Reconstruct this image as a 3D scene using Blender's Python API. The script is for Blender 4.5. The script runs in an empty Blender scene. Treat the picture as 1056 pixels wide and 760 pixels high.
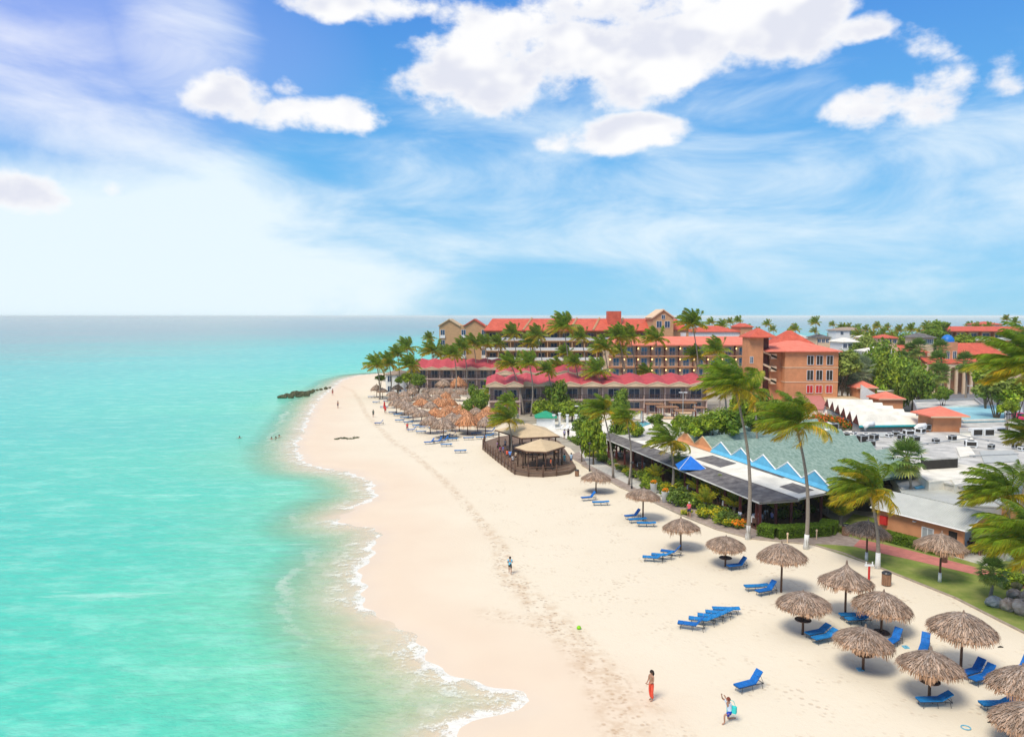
import bpy, math, random
import numpy as np
from mathutils import Vector, Matrix
R = math.radians
S = bpy.context.scene
COL = S.collection
H = 21.0; F = 780.0; PITCH = math.atan(54/F)
cP, sP = math.cos(PITCH), math.sin(PITCH)

# ---------------------------------------------------------------- photo -> world
def ray(px, py):
    cx = (px-528)/F; cy = (380-py)/F
    return Vector((cx, cP+cy*sP, -sP+cy*cP))
def W(px, py, z=0.0):
    d = ray(px, py); t = (z-H)/d.z
    return Vector((d.x*t, d.y*t, z))
def WY(px, py, Y):
    d = ray(px, py); t = Y/d.y
    return Vector((d.x*t, Y, H+d.z*t))

# ---------------------------------------------------------------- mesh builder
class MB:
    def __init__(s): s.v=[]; s.f=[]; s.c=[]; s.m=[]
    def face(s, pts, col=(1,1,1), mi=0):
        n=len(s.v); s.v.extend([tuple(p) for p in pts]); s.f.append(tuple(range(n,n+len(pts)))); s.c.append(col); s.m.append(mi)
    def faces(s, pts, fs, col=(1,1,1), mi=0):
        n=len(s.v); s.v.extend([tuple(p) for p in pts])
        for f in fs: s.f.append(tuple(i+n for i in f)); s.c.append(col); s.m.append(mi)
    def box(s, x0,x1,y0,y1,z0,z1,col=(1,1,1),mi=0,M=None):
        p=[Vector((x,y,z)) for z in (z0,z1) for y in (y0,y1) for x in (x0,x1)]
        if M is not None: p=[M@q for q in p]
        s.faces(p,[(0,2,3,1),(4,5,7,6),(0,1,5,4),(2,6,7,3),(0,4,6,2),(1,3,7,5)],col,mi)
    def prism(s, poly, z0, z1, col=(1,1,1), mi=0, top_mi=None):
        n=len(poly); b=[(p[0],p[1],z0) for p in poly]; t=[(p[0],p[1],z1) for p in poly]
        a=sum(poly[i][0]*poly[(i+1)%n][1]-poly[(i+1)%n][0]*poly[i][1] for i in range(n))
        idx=list(range(n)) if a>0 else list(range(n))[::-1]
        s.faces(b+t,[(idx[i],idx[(i+1)%n],idx[(i+1)%n]+n,idx[i]+n) for i in range(n)],col,mi)
        s.face([t[i] for i in idx],col,mi if top_mi is None else top_mi)
        s.face([b[i] for i in idx[::-1]],col,mi)
    def tube(s, pts, rad, n=8, col=(1,1,1), mi=0, cap=True):
        pts=[Vector(p) for p in pts]; rings=[]
        if not hasattr(rad,'__len__'): rad=[rad]*len(pts)
        base=len(s.v)
        for i,p in enumerate(pts):
            d=(pts[min(i+1,len(pts)-1)]-pts[max(i-1,0)]).normalized()
            a=d.cross(Vector((0,0,1)) if abs(d.z)<.95 else Vector((1,0,0))).normalized(); b=d.cross(a)
            for k in range(n):
                t=2*math.pi*k/n; q=p+(a*math.cos(t)+b*math.sin(t))*rad[i]; s.v.append(tuple(q))
        for i in range(len(pts)-1):
            for k in range(n):
                k2=(k+1)%n
                s.f.append((base+i*n+k,base+(i+1)*n+k,base+(i+1)*n+k2,base+i*n+k2)); s.c.append(col); s.m.append(mi)
        if cap:
            s.f.append(tuple(base+k for k in range(n))); s.c.append(col); s.m.append(mi)
            e=base+(len(pts)-1)*n
            s.f.append(tuple(e+k for k in range(n))[::-1]); s.c.append(col); s.m.append(mi)
    def lathe(s, prof, n=24, col=(1,1,1), mi=0, c=(0,0,0)):
        base=len(s.v)
        for r,z in prof:
            for k in range(n):
                t=2*math.pi*k/n; s.v.append((c[0]+r*math.cos(t),c[1]+r*math.sin(t),c[2]+z))
        for i in range(len(prof)-1):
            for k in range(n):
                k2=(k+1)%n
                s.f.append((base+i*n+k,base+i*n+k2,base+(i+1)*n+k2,base+(i+1)*n+k)); s.c.append(col); s.m.append(mi)
    def mesh(s, name, mats, smooth=False):
        me=bpy.data.meshes.new(name); me.from_pydata(s.v,[],s.f)
        if not isinstance(mats,(list,tuple)): mats=[mats]
        for m in mats: me.materials.append(m)
        if len(mats)>1: me.polygons.foreach_set('material_index',s.m)
        a=me.color_attributes.new('col','FLOAT_COLOR','CORNER')
        cnt=np.array([len(f) for f in s.f]); cc=np.array([(c[0],c[1],c[2],1.0) for c in s.c],dtype=np.float32)
        a.data.foreach_set('color',np.repeat(cc,cnt,axis=0).ravel())
        if smooth: me.polygons.foreach_set('use_smooth',[True]*len(me.polygons))
        me.update(); return me
def ob(name, data, parent=None, loc=None, rz=0, sc=None):
    o=bpy.data.objects.new(name,data); COL.objects.link(o)
    if loc is not None: o.location=loc
    if rz: o.rotation_euler.z=rz
    if sc is not None: o.scale=(sc,sc,sc) if not hasattr(sc,'__len__') else sc
    if parent is not None: o.parent=parent
    return o
def part(name, mb, mats, parent, smooth=False, **k):
    return ob(name, mb.mesh(name,mats,smooth), parent, **k)
def tag(o, label, cat, group=None):
    o['label']=label; o['category']=cat
    if group: o['group']=group
    return o
def thing(name, label, cat, loc=(0,0,0), rz=0, group=None):
    o=ob(name,None,None,loc,rz); o.empty_display_size=.3
    return tag(o,label,cat,group)
def struct(name, mb, mats, kind='structure'):
    o=part(name,mb,mats,None); o['kind']=kind; return o
def dup(root, loc=None, rz=None, sc=None, label=None, group=None):
    r=root.copy(); COL.objects.link(r)
    if loc is not None: r.location=loc
    if rz is not None: r.rotation_euler.z=rz
    if sc is not None: r.scale=(sc,sc,sc)
    if label: r['label']=label
    if group: r['group']=group
    for ch in list(root.children):
        c=ch.copy(); COL.objects.link(c); c.parent=r
        for g in list(ch.children):
            d=g.copy(); COL.objects.link(d); d.parent=c
    return r
ORD=['','first','second','third','fourth','fifth','sixth','seventh','eighth','ninth','tenth','eleventh','twelfth','thirteenth','fourteenth','fifteenth','sixteenth','seventeenth','eighteenth','nineteenth','twentieth']
def nth(i,n,a='left',b='right'):
    if i==0: return a+'most'
    if i==n-1: return b+'most'
    if i+1<=n-i: return '%s from the %s'%(ORD[i+1],a)
    return '%s from the %s'%(ORD[n-i],b)

# ---------------------------------------------------------------- materials
def newmat(name):
    m=bpy.data.materials.new(name); m.use_nodes=True; nt=m.node_tree
    return m,nt,nt.nodes['Principled BSDF'],nt.nodes,nt.links
def mk(name, rgb, rough=.8, var=.18, scale=2.0, bump=0, bscale=20, col=False, metal=0, stretch=None, trans=0, rgb2=None, spec=.3, coord='Object'):
    m,nt,b,N,L=newmat(name)
    b.inputs['Roughness'].default_value=rough; b.inputs['Metallic'].default_value=metal
    b.inputs['Specular IOR Level'].default_value=spec
    tc=N.new('ShaderNodeTexCoord'); mp=N.new('ShaderNodeMapping'); L.new(tc.outputs[coord],mp.inputs[0])
    if stretch: mp.inputs['Scale'].default_value=stretch
    n=N.new('ShaderNodeTexNoise'); n.inputs['Scale'].default_value=scale; n.inputs['Detail'].default_value=6; n.inputs['Roughness'].default_value=.6
    L.new(mp.outputs[0],n.inputs['Vector'])
    r=N.new('ShaderNodeValToRGB'); L.new(n.outputs['Fac'],r.inputs[0])
    r.color_ramp.elements[0].position=.3; r.color_ramp.elements[1].position=.7
    c2=rgb2 or tuple(min(1,x*(1+var)) for x in rgb)
    r.color_ramp.elements[0].color=(*[x*(1-var) for x in rgb],1); r.color_ramp.elements[1].color=(*c2,1)
    out=r.outputs[0]
    if col:
        a=N.new('ShaderNodeAttribute'); a.attribute_name='col'
        mx=N.new('ShaderNodeMix'); mx.data_type='RGBA'; mx.blend_type='MULTIPLY'; mx.inputs[0].default_value=1
        L.new(out,mx.inputs[6]); L.new(a.outputs['Color'],mx.inputs[7]); out=mx.outputs[2]
    L.new(out,b.inputs['Base Color'])
    if bump:
        n2=N.new('ShaderNodeTexNoise'); n2.inputs['Scale'].default_value=bscale; n2.inputs['Detail'].default_value=5
        L.new(mp.outputs[0],n2.inputs['Vector'])
        bp=N.new('ShaderNodeBump'); bp.inputs['Strength'].default_value=bump; bp.inputs['Distance'].default_value=.05
        L.new(n2.outputs['Fac'],bp.inputs['Height']); L.new(bp.outputs[0],b.inputs['Normal'])
    if trans:
        t=N.new('ShaderNodeBsdfTranslucent'); ms=N.new('ShaderNodeMixShader'); ms.inputs[0].default_value=trans
        L.new(out,t.inputs[0]); L.new(b.outputs[0],ms.inputs[1]); L.new(t.outputs[0],ms.inputs[2])
        L.new(ms.outputs[0],N['Material Output'].inputs[0])
    return m
def emit(name, rgb, st):
    m,nt,b,N,L=newmat(name); b.inputs['Base Color'].default_value=(*rgb,1)
    b.inputs['Emission Color'].default_value=(*rgb,1); b.inputs['Emission Strength'].default_value=st; return m
def striped(name, rgb, rgb2, axis, freq, rough=.7, bump=.4, ns=.9):
    """tile / board courses: wave bands along one object axis"""
    m,nt,b,N,L=newmat(name); b.inputs['Roughness'].default_value=rough; b.inputs['Specular IOR Level'].default_value=.3
    tc=N.new('ShaderNodeTexCoord'); w=N.new('ShaderNodeTexWave'); w.bands_direction=axis; w.inputs['Scale'].default_value=freq
    w.inputs['Distortion'].default_value=.6; w.inputs['Detail'].default_value=1
    L.new(tc.outputs['Object'],w.inputs['Vector'])
    n=N.new('ShaderNodeTexNoise'); n.inputs['Scale'].default_value=ns; n.inputs['Detail'].default_value=8; n.inputs['Roughness'].default_value=.7; L.new(tc.outputs['Object'],n.inputs['Vector'])
    mx=N.new('ShaderNodeMix'); mx.data_type='RGBA'; mx.inputs[6].default_value=(*rgb,1); mx.inputs[7].default_value=(*rgb2,1)
    ma=N.new('ShaderNodeMath'); ma.operation='MULTIPLY_ADD'; ma.inputs[1].default_value=.35
    ms=N.new('ShaderNodeMath'); ms.operation='MULTIPLY'; ms.inputs[1].default_value=.65; mr=N.new('ShaderNodeMapRange'); mr.inputs[1].default_value=.34; mr.inputs[2].default_value=.66; L.new(n.outputs['Fac'],mr.inputs[0]); L.new(mr.outputs[0],ms.inputs[0])
    L.new(w.outputs['Fac'],ma.inputs[0]); L.new(ms.outputs[0],ma.inputs[2]); L.new(ma.outputs[0],mx.inputs[0])
    L.new(mx.outputs[2],b.inputs['Base Color'])
    bp=N.new('ShaderNodeBump'); bp.inputs['Strength'].default_value=bump; bp.inputs['Distance'].default_value=.06
    L.new(w.outputs['Fac'],bp.inputs['Height']); L.new(bp.outputs[0],b.inputs['Normal'])
    return m

M={}
M['thatch']=mk('thatch_grey',(.33,.235,.175),.95,.35,3,col=True,bump=.5,bscale=40,rgb2=(.50,.39,.31))
M['thatch_o']=mk('thatch_orange',(.55,.22,.09),.95,.3,6,col=True,bump=.5,bscale=40,rgb2=(.66,.36,.20))
M['wood']=mk('wood_dark',(.13,.07,.045),.75,.35,8,bump=.3,bscale=30,stretch=(1,1,.2))
M['woodmid']=mk('wood_mid',(.30,.16,.09),.75,.35,8,bump=.3,bscale=30,stretch=(1,1,.2))
M['deckwood']=striped('deck_boards',(.14,.09,.06),(.24,.16,.11),'X',3.0)
M['concrete']=mk('concrete',(.55,.52,.46),.9,.2,3,bump=.2)
M['cushion']=mk('cushion_blue',(.006,.135,.45),.7,.25,4,bump=.15,bscale=15)
M['cushion2']=mk('cushion_blue_faded',(.012,.20,.50),.75,.3,4,bump=.15,bscale=15)
M['metal']=mk('dark_metal',(.06,.06,.065),.4,.2,5,metal=.5)
M['frond']=mk('frond',(.21,.30,.018),.5,.3,3,col=True,trans=.42,spec=.45,rgb2=(.36,.43,.035))
M['fan_s']=mk('silvery_fan_leaf',(.24,.29,.15),.55,.3,3,col=True,trans=.3,spec=.4)
M['fan']=mk('fan_leaf',(.15,.24,.04),.55,.3,3,col=True,trans=.25,spec=.4)
M['leaf']=mk('leaf',(.16,.26,.018),.6,.3,2,col=True,trans=.35,spec=.35,rgb2=(.26,.37,.04))
M['trunk']=mk('palm_trunk',(.30,.25,.20),.9,.35,5,bump=.6,bscale=12,stretch=(1,1,6))
M['bark']=mk('bark',(.12,.09,.06),.9,.35,5,bump=.6,bscale=12)
M['whitewash']=mk('whitewash',(.78,.77,.73),.8,.08,6)
M['white']=mk('white_paint',(.78,.78,.76),.6,.08,2)
M['cream']=mk('cream_wall',(.72,.52,.34),.85,.1,1.2)
M['tan']=mk('tan_wall',(.54,.33,.17),.85,.12,1.2,bump=.1)
M['orange']=mk('orange_wall',(.64,.28,.13),.85,.12,.8,bump=.1)
M['peach']=mk('peach_wall',(.58,.27,.14),.85,.12,.8,bump=.1)
M['pinkwall']=mk('pinkish_wall',(.56,.42,.36),.85,.15,1.0)
M['glass']=mk('window_glass',(.02,.07,.15),.08,.5,.6,spec=.7,rgb2=(.08,.34,.55))
M['darkglass']=mk('dark_glass',(.02,.04,.09),.1,.5,.8,spec=.6,rgb2=(.04,.10,.20))
M['rooftile']=striped('red_roof_tiles',(.42,.065,.035),(.74,.15,.085),'X',2.6)
M['rooftile_y']=striped('red_roof_tiles_cross',(.44,.08,.045),(.74,.17,.10),'Y',2.6)
M['roofpink']=striped('raspberry_roof_sheets',(.40,.04,.055),(.60,.10,.11),'X',2.2)
M['roofgreen']=striped('green_grey_shingles',(.10,.20,.155),(.40,.50,.43),'Y',2.4,.9,.6,ns=2.2)
M['roofdark']=mk('dark_grey_shingle',(.11,.10,.105),.9,.35,1.2,bump=.5,bscale=25,rgb2=(.22,.205,.195))
M['roofwhite']=mk('white_roof_coating',(.76,.72,.62),.75,.18,.5,bump=.1)
M['roofgrey']=mk('grey_flat_roof',(.44,.43,.40),.85,.25,.5,bump=.2,rgb2=(.66,.64,.59))
M['roofmetal']=striped('pale_metal_roof',(.42,.43,.40),(.54,.55,.51),'X',1.6,.5,.5)
M['teal']=mk('teal_edge',(.02,.30,.34),.6,.1,2)
M['blue_panel']=mk('light_blue_panel',(.13,.46,.68),.6,.1,1.5)
M['blue_tent']=mk('blue_canvas',(.01,.16,.60),.6,.12,2)
M['blue_roof']=mk('pale_blue_roof',(.26,.50,.56),.8,.18,.5)
M['canvas']=mk('tan_canvas',(.58,.44,.27),.85,.1,1.2,bump=.1)
M['red']=mk('red_paint',(.55,.03,.025),.6,.1,2)
M['darkred']=mk('dark_red_wood',(.13,.03,.025),.6,.2,4)
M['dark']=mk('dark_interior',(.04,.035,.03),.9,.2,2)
M['grey']=mk('grey_metal',(.38,.39,.39),.6,.15,3)
M['rock']=mk('boulder',(.36,.25,.17),.9,.4,1.5,bump=.8,bscale=6,rgb2=(.50,.45,.41))
M['wetrock']=mk('mossy_rock',(.05,.055,.025),.8,.4,1.5,bump=.8,bscale=6,rgb2=(.13,.13,.06))
M['carpaint']=mk('car_paint',(.8,.8,.8),.3,.03,2,col=True,spec=.6)
M['tyre']=mk('tyre_rubber',(.02,.02,.02),.8,.1,5)
M['flower']=mk('flower_red',(.55,.05,.02),.7,.3,3,col=True,trans=.2)
M['cloth']=mk('cloth',(1,1,1),.85,.1,5,col=True)
M['skin']=mk('skin',(.42,.22,.14),.6,.1,5,col=True,spec=.4)
M['plasticblue']=mk('pale_blue_plastic',(.15,.45,.60),.4,.1,5)
M['greenplastic']=mk('lime_plastic',(.25,.60,.01),.4,.1,5)
M['lamp']=emit('warm_wall_lamp',(1.0,.72,.30),2.5)
# ================================================================ GROUND AND SEA
shore_px=[(455,900),(462,820),(468,760),(490,745),(530,730),(546,719),(535,712),(500,704),(475,697),(452,683),(440,668),(425,655),(405,645),(392,635),(383,625),
 (374,612),(372,595),(378,578),(388,562),(391,552),(384,543),(366,541),(352,537),(353,530),(366,522),(382,517),(388,508),(386,500),(375,491),
 (362,486),(345,484),(322,480),(310,470),(306,458),(312,448),(316,438),(320,428),(325,418),(330,411),(338,404),(345,398),(352,392),(368,387),
 (380,386),(392,385),(406,384),(424,383),(445,381),(475,375),(520,362),(640,354),(760,351.2),(900,350.6),(1056,350),(1250,349.6)]
shore=[W(*p) for p in shore_px]
shore2=[(p.x,p.y) for p in shore]
land_poly=[(shore2[0][0],-50)]+shore2+[(3000,shore2[-1][1]),(3000,-50)]
def seg_dist(X,Y,pl):
    d=np.full(X.shape,1e9)
    for (ax,ay),(bx,by) in zip(pl[:-1],pl[1:]):
        vx,vy=bx-ax,by-ay; t=np.clip(((X-ax)*vx+(Y-ay)*vy)/(vx*vx+vy*vy+1e-9),0,1)
        d=np.minimum(d,np.hypot(X-ax-t*vx,Y-ay-t*vy))
    return d
def inside(X,Y,poly):
    r=np.zeros(X.shape,bool); n=len(poly)
    for i in range(n):
        x0,y0=poly[i]; x1,y1=poly[(i+1)%n]
        if y0==y1: continue
        c=((y0>Y)!=(y1>Y))&(X<(x1-x0)*(Y-y0)/(y1-y0)+x0); r^=c
    return r
def axis(segs):
    out=[]
    for a,b,s in segs: out+=list(np.arange(a,b,s))
    return out
def growth(a,end,s,k=1.25):
    o=[a]
    while o[-1]<end: o.append(o[-1]+s); s*=k
    return o
def coast(px,py):
    pass
xs=[-x for x in growth(56,40000,1.5)[::-1]]+list(np.arange(-55,45,.7))+growth(46,40000,1.5)
ys=[-40,-10,10,20]+list(np.arange(27,135,.7))+list(np.arange(135,260,1.5))+growth(260,42000,3,1.15)
xs=np.array(xs); ys=np.array(ys); X,Y=np.meshgrid(xs,ys)
track_pl=[(p.x,p.y) for p in (W(*q) for q in [(352,398),(364,403),(372,415),(378,428),(392,442),(405,455),(422,466),(440,480),(462,500),(478,517),(490,532),(505,548),(516,566),(524,592),(545,615),(575,640),(600,672),(622,705),(640,740),(655,790)])]
track2=[(p.x,p.y) for p in (W(*q) for q in [(500,632),(540,640),(590,660),(640,700),(700,760)])]
sd=seg_dist(X,Y,shore2)*np.where(inside(X,Y,land_poly),1,-1)
# a little natural wobble along the water's edge
wob=.35*np.sin(Y*.9+X*.3)+.25*np.sin(Y*2.1-X*1.3)
sdw=sd+wob*np.clip(1-np.abs(sd)/6,0,1)
tr=np.exp(-(seg_dist(X,Y,track_pl)/(.8+np.clip((75-Y)/28,0,1)*.9))**2)
tr=np.maximum(tr,.7*np.exp(-(seg_dist(X,Y,track2)/1.6)**2))
def grid_obj(name,Z,attrs,mat,keep=None):
    ny,nx=X.shape; v=np.stack([X,Y,Z],-1).reshape(-1,3)
    i=np.arange(nx-1)[None,:]+nx*np.arange(ny-1)[:,None]
    f=np.stack([i,i+1,i+nx+1,i+nx],-1).reshape(-1,4)
    if keep is not None:
        k=keep.reshape(-1); f=f[k[f].any(1)]
    me=bpy.data.meshes.new(name); me.from_pydata(v.tolist(),[],f.tolist())
    for an,A in attrs.items():
        a=me.attributes.new(an,'FLOAT','POINT'); a.data.foreach_set('value',A.astype(np.float32).ravel())
    me.polygons.foreach_set('use_smooth',[True]*len(me.polygons))
    me.materials.append(mat); o=ob(name,me); o['kind']='structure'; return o
Zg=np.where(sdw>2,0,np.maximum(-.06*(2-sdw),-2.5))
def math_node(N,L,op,a,b=None,c=None,clamp=False):
    n=N.new('ShaderNodeMath'); n.operation=op; n.use_clamp=clamp
    for i,x in enumerate((a,b,c)):
        if x is None: continue
        if isinstance(x,(int,float)): n.inputs[i].default_value=x
        else: L.new(x,n.inputs[i])
    return n.outputs[0]
def mixc(N,L,f,a,b,bt='MIX'):
    n=N.new('ShaderNodeMix'); n.data_type='RGBA'; n.blend_type=bt
    for i,x in ((0,f),(6,a),(7,b)):
        if isinstance(x,(int,float)): n.inputs[i].default_value=x
        elif isinstance(x,tuple): n.inputs[i].default_value=(*x,1)
        else: L.new(x,n.inputs[i])
    return n.outputs[2]
def nz(N,L,vec,scale,detail=5,rough=.55,dist=0):
    n=N.new('ShaderNodeTexNoise'); n.inputs['Scale'].default_value=scale; n.inputs['Detail'].default_value=detail; n.inputs['Roughness'].default_value=rough; n.inputs['Distortion'].default_value=dist
    L.new(vec,n.inputs['Vector']); return n.outputs['Fac']
def mrange(N,L,v,a,b,c=0,d=1,smooth=True):
    n=N.new('ShaderNodeMapRange'); n.interpolation_type='SMOOTHSTEP' if smooth else 'LINEAR'
    L.new(v,n.inputs[0]); n.inputs[1].default_value=a; n.inputs[2].default_value=b; n.inputs[3].default_value=c; n.inputs[4].default_value=d
    return n.outputs[0]
def attr(N,name):
    a=N.new('ShaderNodeAttribute'); a.attribute_name=name; return a.outputs['Fac']
# sand
m,nt,b,N,L=newmat('beach_sand'); tc=N.new('ShaderNodeTexCoord'); P=tc.outputs['Object']
sdA=attr(N,'sd'); trA=attr(N,'track')
fine=nz(N,L,P,6,8,.7); big=nz(N,L,P,.12,4); mid=nz(N,L,P,1.3,6,.65)
dry=mixc(N,L,big,(.70,.61,.46),(.76,.67,.52))
dry=mixc(N,L,math_node(N,L,'MULTIPLY',mrange(N,L,mid,.55,.75),.25),dry,(.64,.50,.34))
wetn=math_node(N,L,'ADD',sdA,math_node(N,L,'MULTIPLY',math_node(N,L,'SUBTRACT',big,.5),9))
wet=mrange(N,L,wetn,12,2)
pink=mixc(N,L,nz(N,L,P,.2,3),(.69,.545,.405),(.74,.62,.47))
c=mixc(N,L,wet,dry,pink)
# footprints and dragged weed along the track
vo=N.new('ShaderNodeTexVoronoi'); vo.inputs['Scale'].default_value=2.6; L.new(P,vo.inputs['Vector'])
spot=mrange(N,L,vo.outputs['Distance'],.46,.16)
spk=math_node(N,L,'MULTIPLY',spot,mrange(N,L,mid,.36,.54))
trm=math_node(N,L,'MULTIPLY',mrange(N,L,math_node(N,L,'ADD',trA,math_node(N,L,'MULTIPLY',math_node(N,L,'SUBTRACT',nz(N,L,P,.55,5),.5),1.3)),.35,.9),spk,clamp=True)
c=mixc(N,L,math_node(N,L,'MULTIPLY',trm,.60),c,(.42,.27,.16))
stn=math_node(N,L,'MULTIPLY',mrange(N,L,trA,.25,.95),mrange(N,L,nz(N,L,P,.8,6,.7),.42,.62))
c=mixc(N,L,math_node(N,L,'MULTIPLY',stn,.50),c,(.52,.36,.22))
# scattered footprints elsewhere
scat=math_node(N,L,'MULTIPLY',math_node(N,L,'MULTIPLY',spot,mrange(N,L,nz(N,L,P,.35,5),.48,.66)),mrange(N,L,sdA,8,14))
c=mixc(N,L,math_node(N,L,'MULTIPLY',scat,.50),c,(.50,.37,.25))
under=mrange(N,L,sdA,0,-6); c=mixc(N,L,under,c,(.55,.56,.38))
L.new(c,b.inputs['Base Color'])
L.new(mrange(N,L,sdA,.0,3.0,.45,.95),b.inputs['Roughness']); b.inputs['Specular IOR Level'].default_value=.25
hgt=math_node(N,L,'ADD',math_node(N,L,'MULTIPLY',fine,.35),math_node(N,L,'MULTIPLY',math_node(N,L,'ADD',trm,math_node(N,L,'MULTIPLY',scat,.6)),-1.2))
hgt=math_node(N,L,'ADD',hgt,math_node(N,L,'MULTIPLY',mid,.8))
bp=N.new('ShaderNodeBump'); bp.inputs['Distance'].default_value=.09; L.new(mrange(N,L,sdA,3,10,.08,.55),bp.inputs['Strength']); L.new(hgt,bp.inputs['Height']); L.new(bp.outputs[0],b.inputs['Normal'])
grid_obj('beach_ground',Zg,{'sd':sdw,'track':tr},m)

# water
m,nt,b,N,L=newmat('sea_water'); tc=N.new('ShaderNodeTexCoord'); P=tc.outputs['Object']
dA=attr(N,'depth')                                   # metres from the waterline
mpn=N.new('ShaderNodeMapping'); mpn.inputs['Scale'].default_value=(.5,1,1); mpn.inputs['Rotation'].default_value=(0,0,R(-12)); L.new(P,mpn.inputs[0]); Q=mpn.outputs[0]
n1=nz(N,L,Q,.05,5); n2=nz(N,L,Q,.35,6,.65); n3=nz(N,L,Q,.012,4,.6)
dd=math_node(N,L,'MULTIPLY',dA,math_node(N,L,'ADD',.55,math_node(N,L,'MULTIPLY',n1,.9)))
lg=math_node(N,L,'LOGARITHM',math_node(N,L,'ADD',dd,1.0),10.0)
ramp=N.new('ShaderNodeValToRGB'); L.new(math_node(N,L,'DIVIDE',lg,3.6),ramp.inputs[0])
E=ramp.color_ramp.elements
stops=[(0.0,(.74,.62,.42)),(.11,(.60,.60,.37)),(.19,(.40,.64,.37)),(.27,(.17,.60,.38)),(.36,(.075,.57,.41)),(.50,(.05,.53,.435)),(.60,(.06,.46,.41)),(.66,(.11,.37,.34)),(.72,(.16,.29,.30)),(.80,(.21,.24,.27)),(1.0,(.28,.27,.29))]
E[0].position=0; E[0].color=(*stops[0][1],1); E[1].position=1; E[1].color=(*stops[-1][1],1)
for p_,c_ in stops[1:-1]:
    e=E.new(p_); e.color=(*c_,1)
c=ramp.outputs[0]
c=mixc(N,L,math_node(N,L,'MULTIPLY',mrange(N,L,n2,.46,.66),.34),c,(.34,.78,.62))
c=mixc(N,L,math_node(N,L,'MULTIPLY',mrange(N,L,n3,.42,.62),.55),c,mixc(N,L,.45,c,(.01,.40,.38)))
rp=nz(N,L,Q,1.6,7,.7)
c=mixc(N,L,math_node(N,L,'MULTIPLY',mrange(N,L,rp,.50,.68),.16),c,(.40,.80,.66))
c=mixc(N,L,math_node(N,L,'MULTIPLY',mrange(N,L,rp,.50,.32),.22),c,(.02,.40,.33))
# foam: swash line, broken patches behind it, thin crests further out
fo=nz(N,L,P,.7,8,.75); fo2=nz(N,L,P,3.5,6,.75); fl=nz(N,L,P,.09,3)
edge=mrange(N,L,dA,1.1,.0)
band=math_node(N,L,'MULTIPLY',mrange(N,L,dA,6.0,.2),mrange(N,L,fl,.33,.50))
edge=math_node(N,L,'MULTIPLY',edge,mrange(N,L,fl,.36,.54))
lace=mrange(N,L,math_node(N,L,'ADD',math_node(N,L,'MULTIPLY',fo,.62),math_node(N,L,'MULTIPLY',fo2,.38)),.44,.58)
line2=math_node(N,L,'MULTIPLY',mrange(N,L,math_node(N,L,'ABSOLUTE',math_node(N,L,'SUBTRACT',math_node(N,L,'ADD',dA,math_node(N,L,'MULTIPLY',fl,9.0)),9.6)),.75,.05),mrange(N,L,fo,.40,.58))
foam=math_node(N,L,'ADD',math_node(N,L,'MULTIPLY',edge,mrange(N,L,fo2,.25,.48)),math_node(N,L,'MULTIPLY',band,lace),clamp=True)
foam=math_node(N,L,'MAXIMUM',foam,math_node(N,L,'MULTIPLY',math_node(N,L,'MULTIPLY',line2,mrange(N,L,n1,.44,.58)),.6))
wv=N.new('ShaderNodeTexNoise'); wv.inputs['Scale'].default_value=.16; wv.inputs['Detail'].default_value=8; wv.inputs['Roughness'].default_value=.62
mp2=N.new('ShaderNodeMapping'); mp2.inputs['Scale'].default_value=(.22,1.6,1); mp2.inputs['Rotation'].default_value=(0,0,R(-14)); L.new(P,mp2.inputs[0]); L.new(mp2.outputs[0],wv.inputs['Vector'])
crest=math_node(N,L,'MULTIPLY',mrange(N,L,wv.outputs['Fac'],.60,.70),mrange(N,L,dA,120,8))
foam=math_node(N,L,'ADD',math_node(N,L,'MULTIPLY',foam,.85),math_node(N,L,'MULTIPLY',crest,.22),clamp=True)
c=mixc(N,L,foam,c,(.92,.90,.84))
L.new(c,b.inputs['Base Color'])
L.new(mixc(N,L,foam,(.22,.22,.22),(.8,.8,.8)),b.inputs['Roughness']); b.inputs['IOR'].default_value=1.33; b.inputs['Specular IOR Level'].default_value=.32
wb=N.new('ShaderNodeTexNoise'); wb.inputs['Scale'].default_value=.9; wb.inputs['Detail'].default_value=9; wb.inputs['Roughness'].default_value=.6; L.new(Q,wb.inputs['Vector'])
bp=N.new('ShaderNodeBump'); bp.inputs['Strength'].default_value=.8; bp.inputs['Distance'].default_value=.5; L.new(wb.outputs['Fac'],bp.inputs['Height']); L.new(bp.outputs[0],b.inputs['Normal'])
al=math_node(N,L,'MAXIMUM',mrange(N,L,dA,.0,9,.12,1.0,False),foam)
tb=N.new('ShaderNodeBsdfTransparent'); ms=N.new('ShaderNodeMixShader'); L.new(al,ms.inputs[0]); L.new(tb.outputs[0],ms.inputs[1]); L.new(b.outputs[0],ms.inputs[2]); L.new(ms.outputs[0],N['Material Output'].inputs[0])
grid_obj('sea',np.full(X.shape,-.12),{'depth':np.maximum(-sdw,0)},m,keep=sdw<1.5)

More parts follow.
